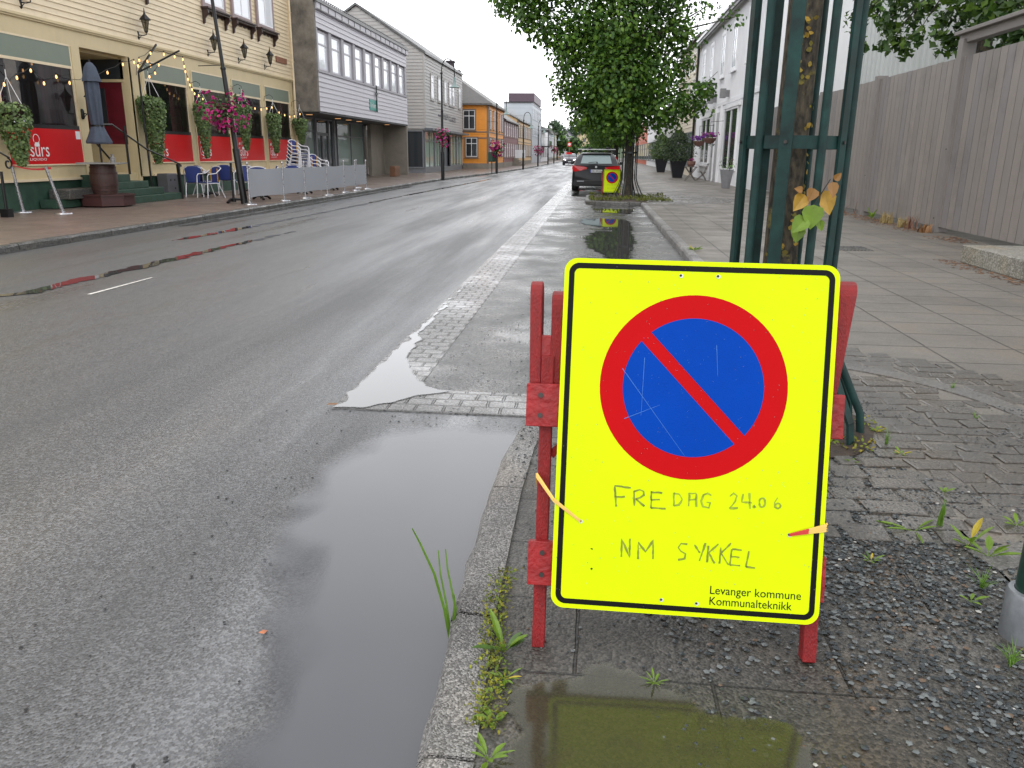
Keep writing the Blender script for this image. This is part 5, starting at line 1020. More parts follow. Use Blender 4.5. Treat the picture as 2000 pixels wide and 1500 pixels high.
# ------------------------------------------------------------------ street lamps and their flower baskets
lampglass = mat('lamp_bell', srgb(120, 140, 136), .3, .05)
def street_lamp(x, y, label, h=5.7, lean=(0, 0), arc=True):
    t = thing('street_lamp', label, 'street lamp', (x, y, SW)); hp = h-.65; L_ = Vector((lean[0]/5, lean[1]/5, 0))
    P = lambda z: Vector((0, 0, z))+L_*z
    mb = MB(); mb.tube([P(0), P(1.3), P(1.35), P(3.2), P(3.25), P(hp)], [.085, .085, .062, .055, .045, .038], 12)
    for z in (.02, 1.32, 3.22, hp-.02): mb.lathe([(.075 if z < 3 else .06, -.03), (.09 if z < 3 else .07, 0), (.075 if z < 3 else .06, .03)], P(z), 12)
    mb.build('post', iron, t, smooth=True)
    mb = MB(); c = P(hp); mb.tube([c+Vector((.31-.31*math.cos(R(a)), 0, .62*math.sin(R(a))**.8 if a < 180 else 0)) for a in range(0, 181, 15)]+[c+Vector((.62, 0, -.22))], .024, 8); mb.build('arm', iron, t, smooth=True)
    mb = MB(); q = c+Vector((.62, 0, -.2)); mb.lathe([(.03, .0), (.045, -.06), (.04, -.12), (.06, -.25), (.11, -.36), (.235, -.44), (.24, -.47), (.2, -.465)], q, 18); mb.build('lamp_bell', lampglass, t, smooth=True)
    mb = MB(); z = 3.3; mb.tube([P(z), P(z)+Vector((-.62, 0, -.02))], .010, 6); mb.build('banner_rod', iron, t)
    return t
street_lamp(-8.89, 20.02, 'nearest black lamp post, leaning a little, in front of the cream restaurant', 6.9, (-.42, 0))
lamps = [(-7.51, 39.98, 5.6, 'second black street lamp, before the grey gabled house'), (-6.64, 54.7, 5.05, 'third street lamp, in front of the orange house'), (-6.24, 70.07, 4.65, 'fourth street lamp, before the maroon house'), (-6.27, 88.15, 4.75, 'fifth street lamp, before the light grey block'), (-6.29, 106.4, 4.7, 'sixth street lamp, before the white balcony block'), (-6.0, 115.6, 4.4, 'seventh and farthest street lamp of the row')]
for x, y, h, lab in lamps: street_lamp(x, y, lab, h)['group'] = 'street lamps along the far kerb'
petal = mat('petunia_petal', srgb(206, 30, 132), .5, .2, 30, tint=True, transl=.25); petc = mat('petunia_throat', srgb(120, 10, 70), .6)
basketm = mat('basket_liner', srgb(60, 44, 36), .8)
def flower_mesh(pts, nr, r, parent, name='blossom', tints=None):
    mb = MB(); V, T = [], []
    tl = tints or [(1, 1, 1), (1.15, .8, .95), (.85, 1.2, 1.15), (.75, .7, .8)]
    for p, q in zip(pts, nr):
        p = Vector(p); q = (Vector(q)+Vector((random.gauss(0, .3), random.gauss(0, .3), random.gauss(0, .3)))).normalized(); a = q.orthogonal().normalized(); b_ = q.cross(a); rr = r*random.uniform(.7, 1.15); n = 10
        o = len(mb.v); mb.v.append(tuple(p-q*rr*.25)); mb.v += [tuple(p+(a*math.cos(2*math.pi*j/n)+b_*math.sin(2*math.pi*j/n))*rr*(1 if j % 2 else .82)+q*rr*.12) for j in range(n)]
        mb.f += [(o, o+1+j, o+1+(j+1) % n) for j in range(n)]; mb.m += [0]*n; T += [random.choice(tl)]*(n+1)
    ob = mb.build(name, petal, parent, world=True); ca = ob.data.color_attributes.new('tint', 'FLOAT_COLOR', 'POINT')
    for i, t in enumerate(T):
        k = .35 if i % 11 == 0 else 1; ca.data[i].color = (t[0]*k, t[1]*k, t[2]*k, 1)
    return ob
folm = mat('basket_foliage', (.07, .125, .035), .5, .3, 3, tint=True, transl=.3)
def flower_ball(c, blobs, label, nfl, fr, leaf, white_=0, tints=None):
    t = thing('flower_basket', label, 'flower basket', tuple(c)); mb = MB(); mb.lathe([(.05, -.12), (.2, -.1), (.26, .02), (.2, .04)], (0, 0, 0), 14); mb.build('basket', basketm, t)
    p, q = blob_pts([((c[0]+b[0], c[1]+b[1], c[2]+b[2]), b[3]) for b in blobs], leaf[1], .6); leaf_object('foliage', p, q, leaf[0], folm, t)
    fb = [b for b in blobs if len(b) < 5]; p, q = blob_pts([((c[0]+b[0], c[1]+b[1], c[2]+b[2]), b[3]*1.02) for b in fb], 400, .93); idx = rng.permutation(len(p))[:nfl]; k = [i for i in idx if q[i][1] < .55]
    flower_mesh(p[k], q[k], fr, t, tints=tints); return t
flower_ball(Vector((-9.16, 20.0, 2.42)), [(-.42, -.1, .12, .26), (-.35, -.15, -.12, .27), (-.05, -.25, -.2, .26), (.2, -.2, -.22, .3), (.38, -.05, -.02, .27), (.25, .05, .3, .2), (-.05, .1, .12, .28, 'g'), (-.15, -.2, .05, .22, 'g'), (.1, -.25, -.45, .2), (.35, -.1, -.4, .2)], 'large magenta petunia basket around the nearest black lamp post', 430, .05, (.075, 560))
flower_ball(Vector((-7.5, 39.9, 2.15)), [(-.12, -.1, .15, .26), (.15, -.05, .1, .28), (0, -.1, -.15, .3), (.12, -.1, -.35, .2), (0, 0, .3, .18, 'g')], 'pink and dark petunia basket on the second lamp post', 260, .055, (.09, 420), tints=[(1.1, 1.2, .7), (.8, .6, .6), (1.1, 3.5, 1.6)])
for (x, y, z, lab) in ((-6.62, 54.6, 1.75, 'pink petunia basket on the third lamp post'), (-6.25, 88.1, 1.75, 'dark faded flower basket on the fifth lamp post'), (-6.0, 115.5, 2.0, 'crimson flower basket on the seventh lamp post')):
    flower_ball(Vector((x, y, z)), [(-.15, -.1, .15, .36), (.2, -.05, .05, .36), (0, -.1, -.25, .36)], lab, 120, .085, (.14, 200), tints=[(.7, .9, .7), (.45, .5, .5), (.9, .9, .7)])

# ------------------------------------------------------------------ ivy baskets, wall lanterns, light strings on the restaurant
ivy = mat('ivy_leaf', (.15, .22, .09), .45, .3, 3, tint=True, transl=.25, spec=.4)
for (cx, yt, yb, hw, lab) in ((20, 203, 322, 27, 'big trailing ivy basket at the left end of the first advert window'), (294, 190, 318, 22, 'trailing ivy basket right of the entrance rail'), (393, 200, 306, 14, 'ivy basket left of the magenta flowers'), (474, 205, 292, 14, 'ivy basket just behind the lamp post flowers'), (534, 222, 298, 13, 'ivy basket before the last advert window'), (586, 232, 280, 13, 'short ivy basket at the right corner of the restaurant')):
    a = onX(-11.95, cx, yt); b_ = onX(-11.95, cx, yb); dist = (a-EYE).length; r = hw*dist/F; h = a.z-b_.z; t = thing('hanging_basket', lab, 'hanging basket', tuple(a), group='ivy baskets on the restaurant')
    n = int(1500*(r*h)/(.28*1.3)); tt = rng.random(n)**1.15; th = rng.uniform(0, 6.283, n); rad = r*np.interp(tt, [0, .05, .35, .6, .85, 1], [.7, 1, .88, .6, .38, .15])*rng.uniform(.8, 1.05, n)
    P_ = np.stack([a.x+rad*np.cos(th), a.y+rad*np.sin(th)+(tt-.3)*.12, a.z-h*tt], 1); N_ = np.stack([np.cos(th), np.sin(th), .5+0*th], 1)
    leaf_object('foliage', P_, N_, .062, ivy, t, wide=.75, tints=[(1, 1, 1), (1.5, 1.4, 1.2), (.7, .8, .7), (1.2, 1.2, 1)])
    mb = MB(); mb.lathe([(r*.5, -r*.9), (r*.75, -.03), (r*.78, 0)], (0, 0, 0), 12); mb.build('pot', basketm, t)
    mb = MB(); [mb.tube([(r*.7*math.cos(k*2.1), r*.7*math.sin(k*2.1), 0), (0, 0, r*1.5)], .006, 4) for k in range(3)]; mb.tube([(0, 0, r*1.5), (0, 0, r*1.9)], .008, 4); mb.build('hanger', white, t)
    mb = MB(); mb.tube([(-.33, 0, r*1.6), (-.30, 0, r*2.2), (-.12, 0, r*2.45), (0, 0, r*2.2), (0, 0, r*1.9)], .008, 5); mb.build('wall_hook', iron, t)
lgl = glass('lantern_glass', (.7, .68, .6), (.05, .05, .05), clear=.6)
def lantern(y, z, lab, drop=False, X=-12.33):
    t = thing('wall_lantern', lab, 'wall lantern', (X, y, z), group='black lanterns on the restaurant front')
    mb = MB(); mb.lathe([(.02, -.12), (.045, -.08), (.045, .08), (.02, .12)], (.02, 0, 0), 8); mb.tube([(.02, 0, .02), (.16, 0, .0), (.27, 0, .02), (.27, 0, .08)], .013, 6); mb.tube([(.03, 0, -.09), (.1, 0, -.03), (.14, 0, .01)], .009, 5); mb.build('bracket', iron, t, smooth=True)
    mb = MB(); c = (.27, 0, 0); 
    for k in range(6): a = R(60*k); mb.tube([(.27+.045*math.cos(a), .045*math.sin(a), .1), (.27+.105*math.cos(a), .105*math.sin(a), .38)], .008, 4)
    mb.lathe([(.02, .06), (.05, .09), (.05, .11)], c, 6); mb.lathe([(.16, .38), (.15, .40), (.09, .46), (.035, .52), (.02, .58), (.004, .68)], c, 6); mb.build('cage', iron, t)
    mb = MB(); mb.lathe([(.042, .105), (.10, .378)], c, 6); mb.build('glass', lgl, t); return t
for y, z, lab in ((17.35, 4.36, 'black wall lantern at the upper left corner of the photo'), (21.89, 4.32, 'black wall lantern above the right post of the entrance'), (25.86, 4.34, 'black wall lantern just left of the lamp post'), (28.11, 4.36, 'black wall lantern below the carved window sills'), (30.34, 4.38, 'black wall lantern nearest the brown plate')): lantern(y, z, lab)
lantern(18.98, 2.2, 'black wall lantern beside the entrance at door height', X=-12.3)
bulbm = mat('glowing_bulb', (1, .7, .35), .3, emit=(1, .55, .18, 1.4)); bulbd = mat('dim_bulb', (1, .6, .3), .3, emit=(1, .5, .2, 1.0)); cablem = mat('black_cable', (.015, .015, .015), .5)
def light_string(pts, lab, X=-11.95, top=None, dim=False, drop=.05):
    W = [onX(X, *p) for p in pts]; t = thing('light_string', lab, 'string lights', tuple(W[0])); mb = MB(); path = []
    for a, b_ in zip(W, W[1:]): path += [a+Vector((0, 0, drop+.03)), (a+b_)/2+Vector((0, 0, drop-.01))]
    path.append(W[-1]+Vector((0, 0, drop+.03))); mb.tube(path, .007, 4); mb.build('cable', cablem, t, world=True)
    for w in W:
        mb = MB(); mb.lathe([(.008, -.038), (.020, -.02), (.022, 0), (.015, .028), (.010, .04)], w, 8); mb.lathe([(.015, .04), (.015, .085)], w, 8, 1); mb.build('bulb', [bulbd if dim else bulbm, cablem], t, world=True, smooth=True)
    return t
light_string([(8, 165), (33, 152), (60, 118+20), (86, 163), (110, 150), (136, 162), (173, 157), (210, 142), (240, 126), (262, 122)], 'string of warm bulbs sagging across the first window and the entrance')
light_string([(272, 118), (294, 104), (320, 106), (341, 111), (357, 116), (360, 130), (362, 140), (367, 155), (371, 166), (375, 175), (380, 183), (388, 187), (396, 193)], 'string of warm bulbs dropping from the awning arms towards the flowers')
light_string([(270, 129), (288, 120), (294, 129), (310, 127), (303, 143), (292, 150)], 'tangle of warm bulbs hanging under the black awning arms', X=-11.8)
light_string([(484, 209), (498, 212), (510, 214), (521, 212), (531, 210), (545, 220), (556, 225), (566, 228), (575, 227), (586, 223)], 'string of warm bulbs over the last two advert windows')
light_string([(45, 138), (62, 124), (75, 133), (97, 126), (124, 133)], 'dim second row of bulbs behind the first window glass', X=-12.7, dim=True)
# awning arms and handrails
t = thing('awning_frame', 'tall black post with two slanting awning arms beside the entrance steps', 'awning frame', (-11.93, 21.1, SW)); mb = MB(); mb.tube([(-11.93, 21.1, SW), (-11.96, 21.1, 3.33)], .025, 8); mb.build('post', iron, t, world=True)
for q in (onX(-12.0, 305, 87), onX(-11.4, 350, 99)): mb = MB(); mb.beam((-11.96, 21.1, 3.33), q, .04, .04); mb.build('arm', iron, t, world=True)
t = thing('handrail', 'black iron handrail on the right side of the restaurant steps', 'handrail', (-11.5, 21.4, SW)); mb = MB(); 
mb.tube([onX(-11.7, 185, 243), onX(-11.7, 218, 243), onX(-11.85, 286, 291), onX(-11.6, 348, 319), onX(-11.44, 354, 324), (-11.44, 21.72, .95)], .022, 8); mb.build('rail', iron, t, world=True, smooth=True)
mb = MB(); mb.beam((-11.44, 21.72, SW), (-11.44, 21.66, 1.03), .07, .07); mb.build('post', iron, t, world=True); mb = MB(); mb.tube([(-11.72, 19.75, .8), (-11.72, 19.75, onX(-11.72, 220, 244).z)], .03, 8); mb.build('post', iron, t, world=True)
t = thing('handrail', 'short black handrail beside the folded parasol', 'handrail', (-11.7, 18.9, SW)); mb = MB(); mb.tube([onX(-11.9, 176, 266), onX(-11.7, 218, 314), onX(-11.7, 220, 330)], .022, 8); mb.build('rail', iron, t, world=True)
t = thing('handrail', 'curled black iron handrail at the left edge of the photo', 'handrail', (-11.45, 14.75, SW)); mb = MB(); c = onX(-11.5, 16, 320); mb.tube([onX(-11.5, -60, 262), onX(-11.5, 0, 298), onX(-11.5, 18, 308)]+[c+Vector((0, .11*math.sin(R(a))*(1-a/700), .11*math.cos(R(a))*(1-a/700))) for a in range(0, 420, 30)], .018, 6); mb.build('rail', iron, t, world=True, smooth=True)
mb = MB(); mb.tube([(-11.45, 14.85, SW), onX(-11.45, 2, 335)], .028, 8); mb.box(-11.53, -11.37, 14.77, 14.93, SW, SW+.16); mb.build('post', iron, t, world=True)
# stanchions and belt
chrome = mat('brushed_steel', srgb(190, 190, 194), .28, .1, 20, metal=.9)
def stanchion(x, y, lean, lab, h=.93):
    t = thing('stanchion', lab, 'stanchion', (x, y, SW), group='steel stanchions by the restaurant wall'); e = Vector((lean[0], lean[1], h)); mb = MB(); mb.lathe([(.18, 0), (.17, .02), (.06, .035), (.04, .05)], (0, 0, 0), 18); mb.build('base', chrome, t, smooth=True)
    mb = MB(); mb.tube([(0, 0, .03), e*.45], .036, 12); mb.tube([e*.45, e], .03, 12); mb.lathe([(.032, -.02), (.034, .01), (.02, .02)], e, 12); mb.build('pole', chrome, t, smooth=True); return t
stanchion(-12.0, 16.05, (-.02, -.1), 'upright steel stanchion left, under the ivy'); stanchion(-11.0, 15.9, (-.12, -.17), 'tilted steel stanchion at the end of the red belt')
t = thing('barrier_belt', 'red belt strung from the curled handrail to the tilted stanchion', 'belt', tuple(onX(-11.6, 24, 323))); a = onX(-11.6, 24, 323); b_ = onX(-11.1, 100, 328)
mb = MB(); P_ = [a.lerp(b_, k/8)+Vector((0, 0, -.05*math.sin(math.pi*k/8))) for k in range(9)]; [mb.beam(p, q, .004, .02+.004*k) for k, (p, q) in enumerate(zip(P_, P_[1:]))]; mb.build('belt', mat('red_belt', srgb(176, 30, 36), .5), t, world=True)
t = thing('dark_bench_block', 'low dark stone trough under the advert window', 'trough', (-12.1, 17.6, SW)); mb = MB(); mb.box(-12.27, -11.9, 17.0, 18.3, .12, .3); mb.build('base', plinth, t, world=True); mb = MB(); mb.box(-12.25, -11.75, 17.3, 18.7, .3, .52); mb.build('trough', granite_d, t, world=True, bevel=.02)
# barrel table and folded parasol
bx, by = -11.55, 18.35
wood = mat('barrel_wood', srgb(66, 45, 39), .55, .35, 5, bump=.5, bs=14, stretch=(5, 5, .5), dirt=.3); woodd = mat('dark_stained_wood', srgb(64, 34, 32), .5, .3, 5, bump=.3)
t = thing('barrel_table', 'wooden barrel table with a grey top on a low dark box base', 'table', (bx, by, SW))
mb = MB(); P8 = [(.62*math.cos(R(45*k+22)), .62*math.sin(R(45*k+22)), .03) for k in range(8)]; mb.prism(P8, (0, 0, .22)); mb.prism([(a*1.05, c*1.05, .25) for a, c, _ in P8], (0, 0, .035)); mb.build('box_base', woodd, t)
mb = MB(); mb.lathe([(.26+.04*math.sin(math.pi*k/10), .285+.68*k/10) for k in range(11)], (0, 0, 0), 28, wob=lambda a, z: 1+.012*math.cos(a*14)); mb.build('barrel', wood, t, smooth=True)
for z, r in ((.38, .276), (.50, .296), (.76, .297), (.89, .276)): mb = MB(); mb.lathe([(r, -.02), (r+.008, -.02), (r+.008, .02), (r, .02)], (0, 0, z), 28); mb.build('hoop', mat('rusty_hoop', srgb(70, 46, 42), .5, .3, 9, metal=.3), t)
mb = MB(); mb.box(-.46, .46, -.46, .46, .965, 1.0); o = mb.build('tabletop', mat('grey_tabletop', srgb(132, 130, 126), .4, .1, 5), t, bevel=.01); o.rotation_euler = (0, 0, R(20))
t = thing('glass_jar', 'small clear jar on the barrel table', 'jar', (bx+.15, by+.2, SW+1.0)); mb = MB(); mb.lathe([(.05, 0), (.055, .1), (.03, .14), (.03, .18), (.035, .19)], (0, 0, 0), 12); mb.build('body', glass('jar_glass', (.8, .8, .8), (.4, .4, .4), clear=.5), t)
cloth = mat('slate_blue_cloth', srgb(72, 80, 94), .85, .15, 8, bump=.3, bs=30)
t = thing('folded_parasol', 'folded slate-blue parasol standing in the barrel table', 'parasol', (bx, by, SW+1.0)); mb = MB(); mb.tube([(0, 0, 0), (0, 0, 2.25)], .022, 8); mb.build('pole', iron, t)
fold = lambda amp, n: (lambda a, z: 1+amp*math.sin(a*n)*(.6+.4*math.sin(z*3+a*2)))
mb = MB(); mb.lathe([(.12, .82), (.14, 1.0), (.15, 1.3), (.15, 1.6), (.13, 1.85), (.11, 1.98)], (0, 0, 0), 48, wob=fold(.22, 7)); mb.build('canopy', cloth, t, smooth=True)
mb = MB(); mb.lathe([(.05, .50), (.13, .46), (.255, .42), (.27, .46), (.2, .62), (.13, .82)], (0, 0, 0), 48, wob=fold(.12, 8)); mb.build('skirt', cloth, t, smooth=True)
mb = MB(); mb.lathe([(.205, 1.78), (.19, 1.85), (.13, 2.08), (.06, 2.18), (.01, 2.2)], (0, 0, 0), 32, wob=fold(.07, 8)); mb.build('top_cap', cloth, t, smooth=True)
mb = MB(); mb.lathe([(.14, .80), (.145, .80), (.145, .84), (.14, .84)], (0, 0, 0), 20); mb.build('tie_band', iron, t)
# speaker-like panel with holes
t = thing('grey_crate', 'upright grey plastic crate with round hand holes right of the steps', 'crate', (-12.1, 22.25, SW)); mb = MB(); mb.box(-.16, .16, -.27, .27, 0, .66); mb.build('body', mat('grey_plastic', srgb(92, 92, 96), .5, .1, 5), t, bevel=.02)
for a, c in ((-.12, .48), (.1, .48), (.1, .25)): mb = MB(); mb.tube([(.155, a, c), (.165, a, c)], .03, 10); mb.build('hole', hole, t)

# ------------------------------------------------------------------ cafe furniture
wt = mat('white_tube', srgb(222, 222, 226), .35, .05, 10, spec=.5); weave = mat('blue_weave', srgb(40, 56, 120), .6, .25, 60, bump=.4, bs=90); weavey = mat('yellow_weave', srgb(226, 168, 30), .6, .2, 60)
def bistro_chair(loc, rz, lab, group=None):
    t = thing('bistro_chair', lab, 'chair', loc, rz, group)
    for s in (-1, 1):
        mb = MB(); mb.tube([(s*.25, -.27, 0), (s*.25, -.23, .60), (s*.25, -.19, .65), (s*.255, .05, .67), (s*.22, .24, .80)], .014, 8); mb.build('front_leg', wt, t, smooth=True)
        mb = MB(); mb.tube([(s*.2, -.2, .40), (s*.2, .14, .40), (s*.24, .3, 0)], .014, 8); mb.build('rear_leg', wt, t, smooth=True)
    mb = MB(); mb.tube([(s_*.22*math.cos(a), .24+.02*math.sin(a), .80+.06*math.sin(a)) for s_, a in [(1, R(x)) for x in range(0, 181, 20)]], .014, 8); mb.build('back_frame', wt, t, smooth=True); mb = MB(); mb.tube([(-.2, -.2, .38), (.2, -.2, .38)], .011, 6); mb.build('stretcher', wt, t)
    mb = MB(); mb.prism([(-.21, -.22, .41), (.21, -.22, .41), (.19, .17, .40), (-.19, .17, .40)], (0, 0, .022)); mb.build('seat', weave, t, bevel=.006)
    mb = MB(); n = 8; vs = []
    for k in range(2):
        for i in range(n+1):
            for j in range(5): u = i/n*2-1; z = .42+.42*j/4; vs.append((u*(.17+.05*j/4), .17+.07*j/4-.03*(1-u*u)*-1+k*.012, z+(.03*(1-u*u) if j == 4 else 0)))
    m = (n+1)*5; fs = [(i*5+j, i*5+j+1, (i+1)*5+j+1, (i+1)*5+j) for i in range(n) for j in range(4)]; mb.add(vs, fs+[tuple(m+q for q in reversed(f)) for f in fs]+[(i*5+4, (i+1)*5+4, m+(i+1)*5+4, m+i*5+4) for i in range(n)]); mb.build('backrest', weave, t, smooth=True)
    mb = MB(); [mb.box(s*.155-.018, s*.155+.018, .158, .166, .44, .80) for s in (-1, 1)]; mb.build('yellow_stripe', weavey, t)
    return t
G1 = 'bistro chairs at the tables by the restaurant'; G2 = 'bistro chairs stacked at the restaurant corner'
c0 = bistro_chair((-11.55, 22.7, SW), R(205), 'bistro chair seen from the side, nearest the entrance steps', G1)
for x, y, rz, lab in ((-10.95, 22.45, -30, 'blue bistro chair with its back to the street, beside the lamp post table'), (-11.65, 23.6, 150, 'bistro chair against the plinth behind the blue-backed one'), (-10.75, 24.3, 15, 'blue and yellow bistro chair just left of the lamp post'), (-11.6, 25.0, 190, 'bistro chair by the wall behind the lamp post'), (-10.1, 24.7, -60, 'bistro chair right behind the lamp post'), (-9.6, 22.6, 20, 'bistro chair behind the first grey screen'), (-9.7, 25.5, -150, 'bistro chair behind the second grey screen')): dup(c0, (x, y, SW), R(rz), lab)
for n, (x, y) in ((8, (-10.15, 27.4)), (4, (-9.55, 27.9))):
    for k in range(n):
        o = dup(c0, (x+.028*k*(1 if n == 8 else .8)-.1, y-.02*k, SW+.115*k+(.0)), R(75), 'chair of the '+('tall' if n == 8 else 'short')+' stack of white and blue bistro chairs' + (', topmost' if k == n-1 else (', lowest' if k == 0 else ', level %s from the ground' % ['', 'two', 'three', 'four', 'five', 'six', 'seven'][k]))); o['group'] = G2
def bistro_table(loc, lab, r=.35, h=.72, topm=None, group='round cafe tables'):
    t = thing('cafe_table', lab, 'table', loc, 0, group); mb = MB(); mb.tube([(0, 0, .06), (0, 0, h-.02)], .03, 8); mb.lathe([(.07, .03), (.035, .14)], (0, 0, 0), 10); mb.build('pedestal', iron, t)
    for k in range(3): a = R(120*k+20); mb = MB(); mb.tube([(0, 0, .1), (.16*math.cos(a), .16*math.sin(a), .09), (.27*math.cos(a), .27*math.sin(a), .02)], [.035, .03, .035], 8); mb.build('foot', iron, t, smooth=True)
    mb = MB(); mb.lathe([(r, h-.02), (r, h)], (0, 0, 0), 24); mb.build('tabletop', topm or chrome, t); return t
bt = bistro_table((-11.35, 23.1, SW), 'round cafe table between the bistro chairs by the wall')
for x, y, lab in ((-10.9, 25.1, 'cafe table behind the lamp post'), (-9.2, 21.9, 'cafe table hidden behind the first grey screen, feet showing'), (-9.2, 25.3, 'cafe table behind the second grey screen'), (-9.2, 28.0, 'cafe table behind the last grey screens')): dup(bt, (x, y, SW), R(40), lab)
bistro_table((-9.28, 20.25, SW), 'tall black bar table beside the nearest lamp post', .30, 1.02, mat('grey_tabletop', srgb(132, 130, 126)))
# grey screens on chrome posts
scrm = mat('grey_screen_fabric', srgb(160, 162, 168), .7, .03, 2, bump=.1, bs=80)
pts = [(-8.63, 19.75), (-8.42, 21.5), (-8.33, 22.9), (-8.27, 24.7), (-8.32, 26.6), (-8.36, 28.0), (-8.34, 29.3), (-8.9, 30.0)]
t = thing('cafe_screen', 'row of grey fabric screens on chrome posts along the far kerb', 'screen fence', (-8.4, 24, SW))
for (x, y) in pts: 
    mb = MB(); mb.tube([(x, y, SW+.02), (x, y, 1.06)], .02, 10); mb.lathe([(.015, 1.06), (.035, 1.09), (.03, 1.12), (.005, 1.135)], (x, y, 0), 12); p = mb.build('post', chrome, t, world=True, smooth=True); mb = MB(); mb.lathe([(.17, SW), (.16, SW+.02), (.05, SW+.05)], (x, y, 0), 16); mb.build('base', chrome, p, world=True, smooth=True)
for (a, b_) in zip(pts, pts[1:]):
    mb = MB(); A, B = Vector((*a, 0)), Vector((*b_, 0)); d = (B-A).normalized(); A += d*.03; B -= d*.03; n = 12; vs = []; nn = Vector((-d.y, d.x, 0))
    for i in range(n+1):
        u = i/n; q = A.lerp(B, u)+nn*.015*math.sin(u*math.pi*2)
        for z in (.27+.015*math.sin(u*math.pi), .97-.02*math.sin(u*math.pi)): vs.append(q+Vector((0, 0, z)))
    mb.add(vs, [(2*i, 2*i+1, 2*i+3, 2*i+2) for i in range(n)]); mb.add([v+nn*.008 for v in vs], [(2*i, 2*i+2, 2*i+3, 2*i+1) for i in range(n)]); mb.build('screen_panel', scrm, t, world=True, smooth=True)
t = thing('wooden_box', 'small brown wooden box on the pavement by the concrete wall', 'box', (-11.3, 45.6, SW)); mb = MB(); mb.box(-.15, .15, -.55, .55, 0, .55); mb.build('body', mat('brown_box', srgb(120, 84, 60), .7, .2, 5), t, bevel=.01); mb = MB(); [mb.box(.15, .17, -.5, .5, z, z+.1) for z in (.05, .2, .35)]; mb.build('slat', MATS['brown_box'], t)
t = thing('stone_stairs', 'small grey outdoor stairs with rails before the maroon house', 'steps', (-8.6, 92, SW)); mb = MB(); [mb.box(-.8, .5-.25*k, -1+.3*k, 1.6, .2*k, .2*k+.2) for k in range(4)]; mb.build('tread', conc2, t); mb = MB(); mb.box(-.8, .5, 1.6, 1.65, .8, 1.7); mb.build('rail_panel', white, t)
t = thing('litter_bin', 'dark green litter bin by the orange house', 'bin', (-7.0, 55.0, SW)); mb = MB(); mb.lathe([(.22, .75), (.25, .8), (.25, 1.35), (.2, 1.4)], (0, 0, 0), 12); mb.build('bin', plinth, t); mb = MB(); mb.tube([(0, 0, 0), (0, 0, .8)], .03, 6); mb.build('leg', iron, t)

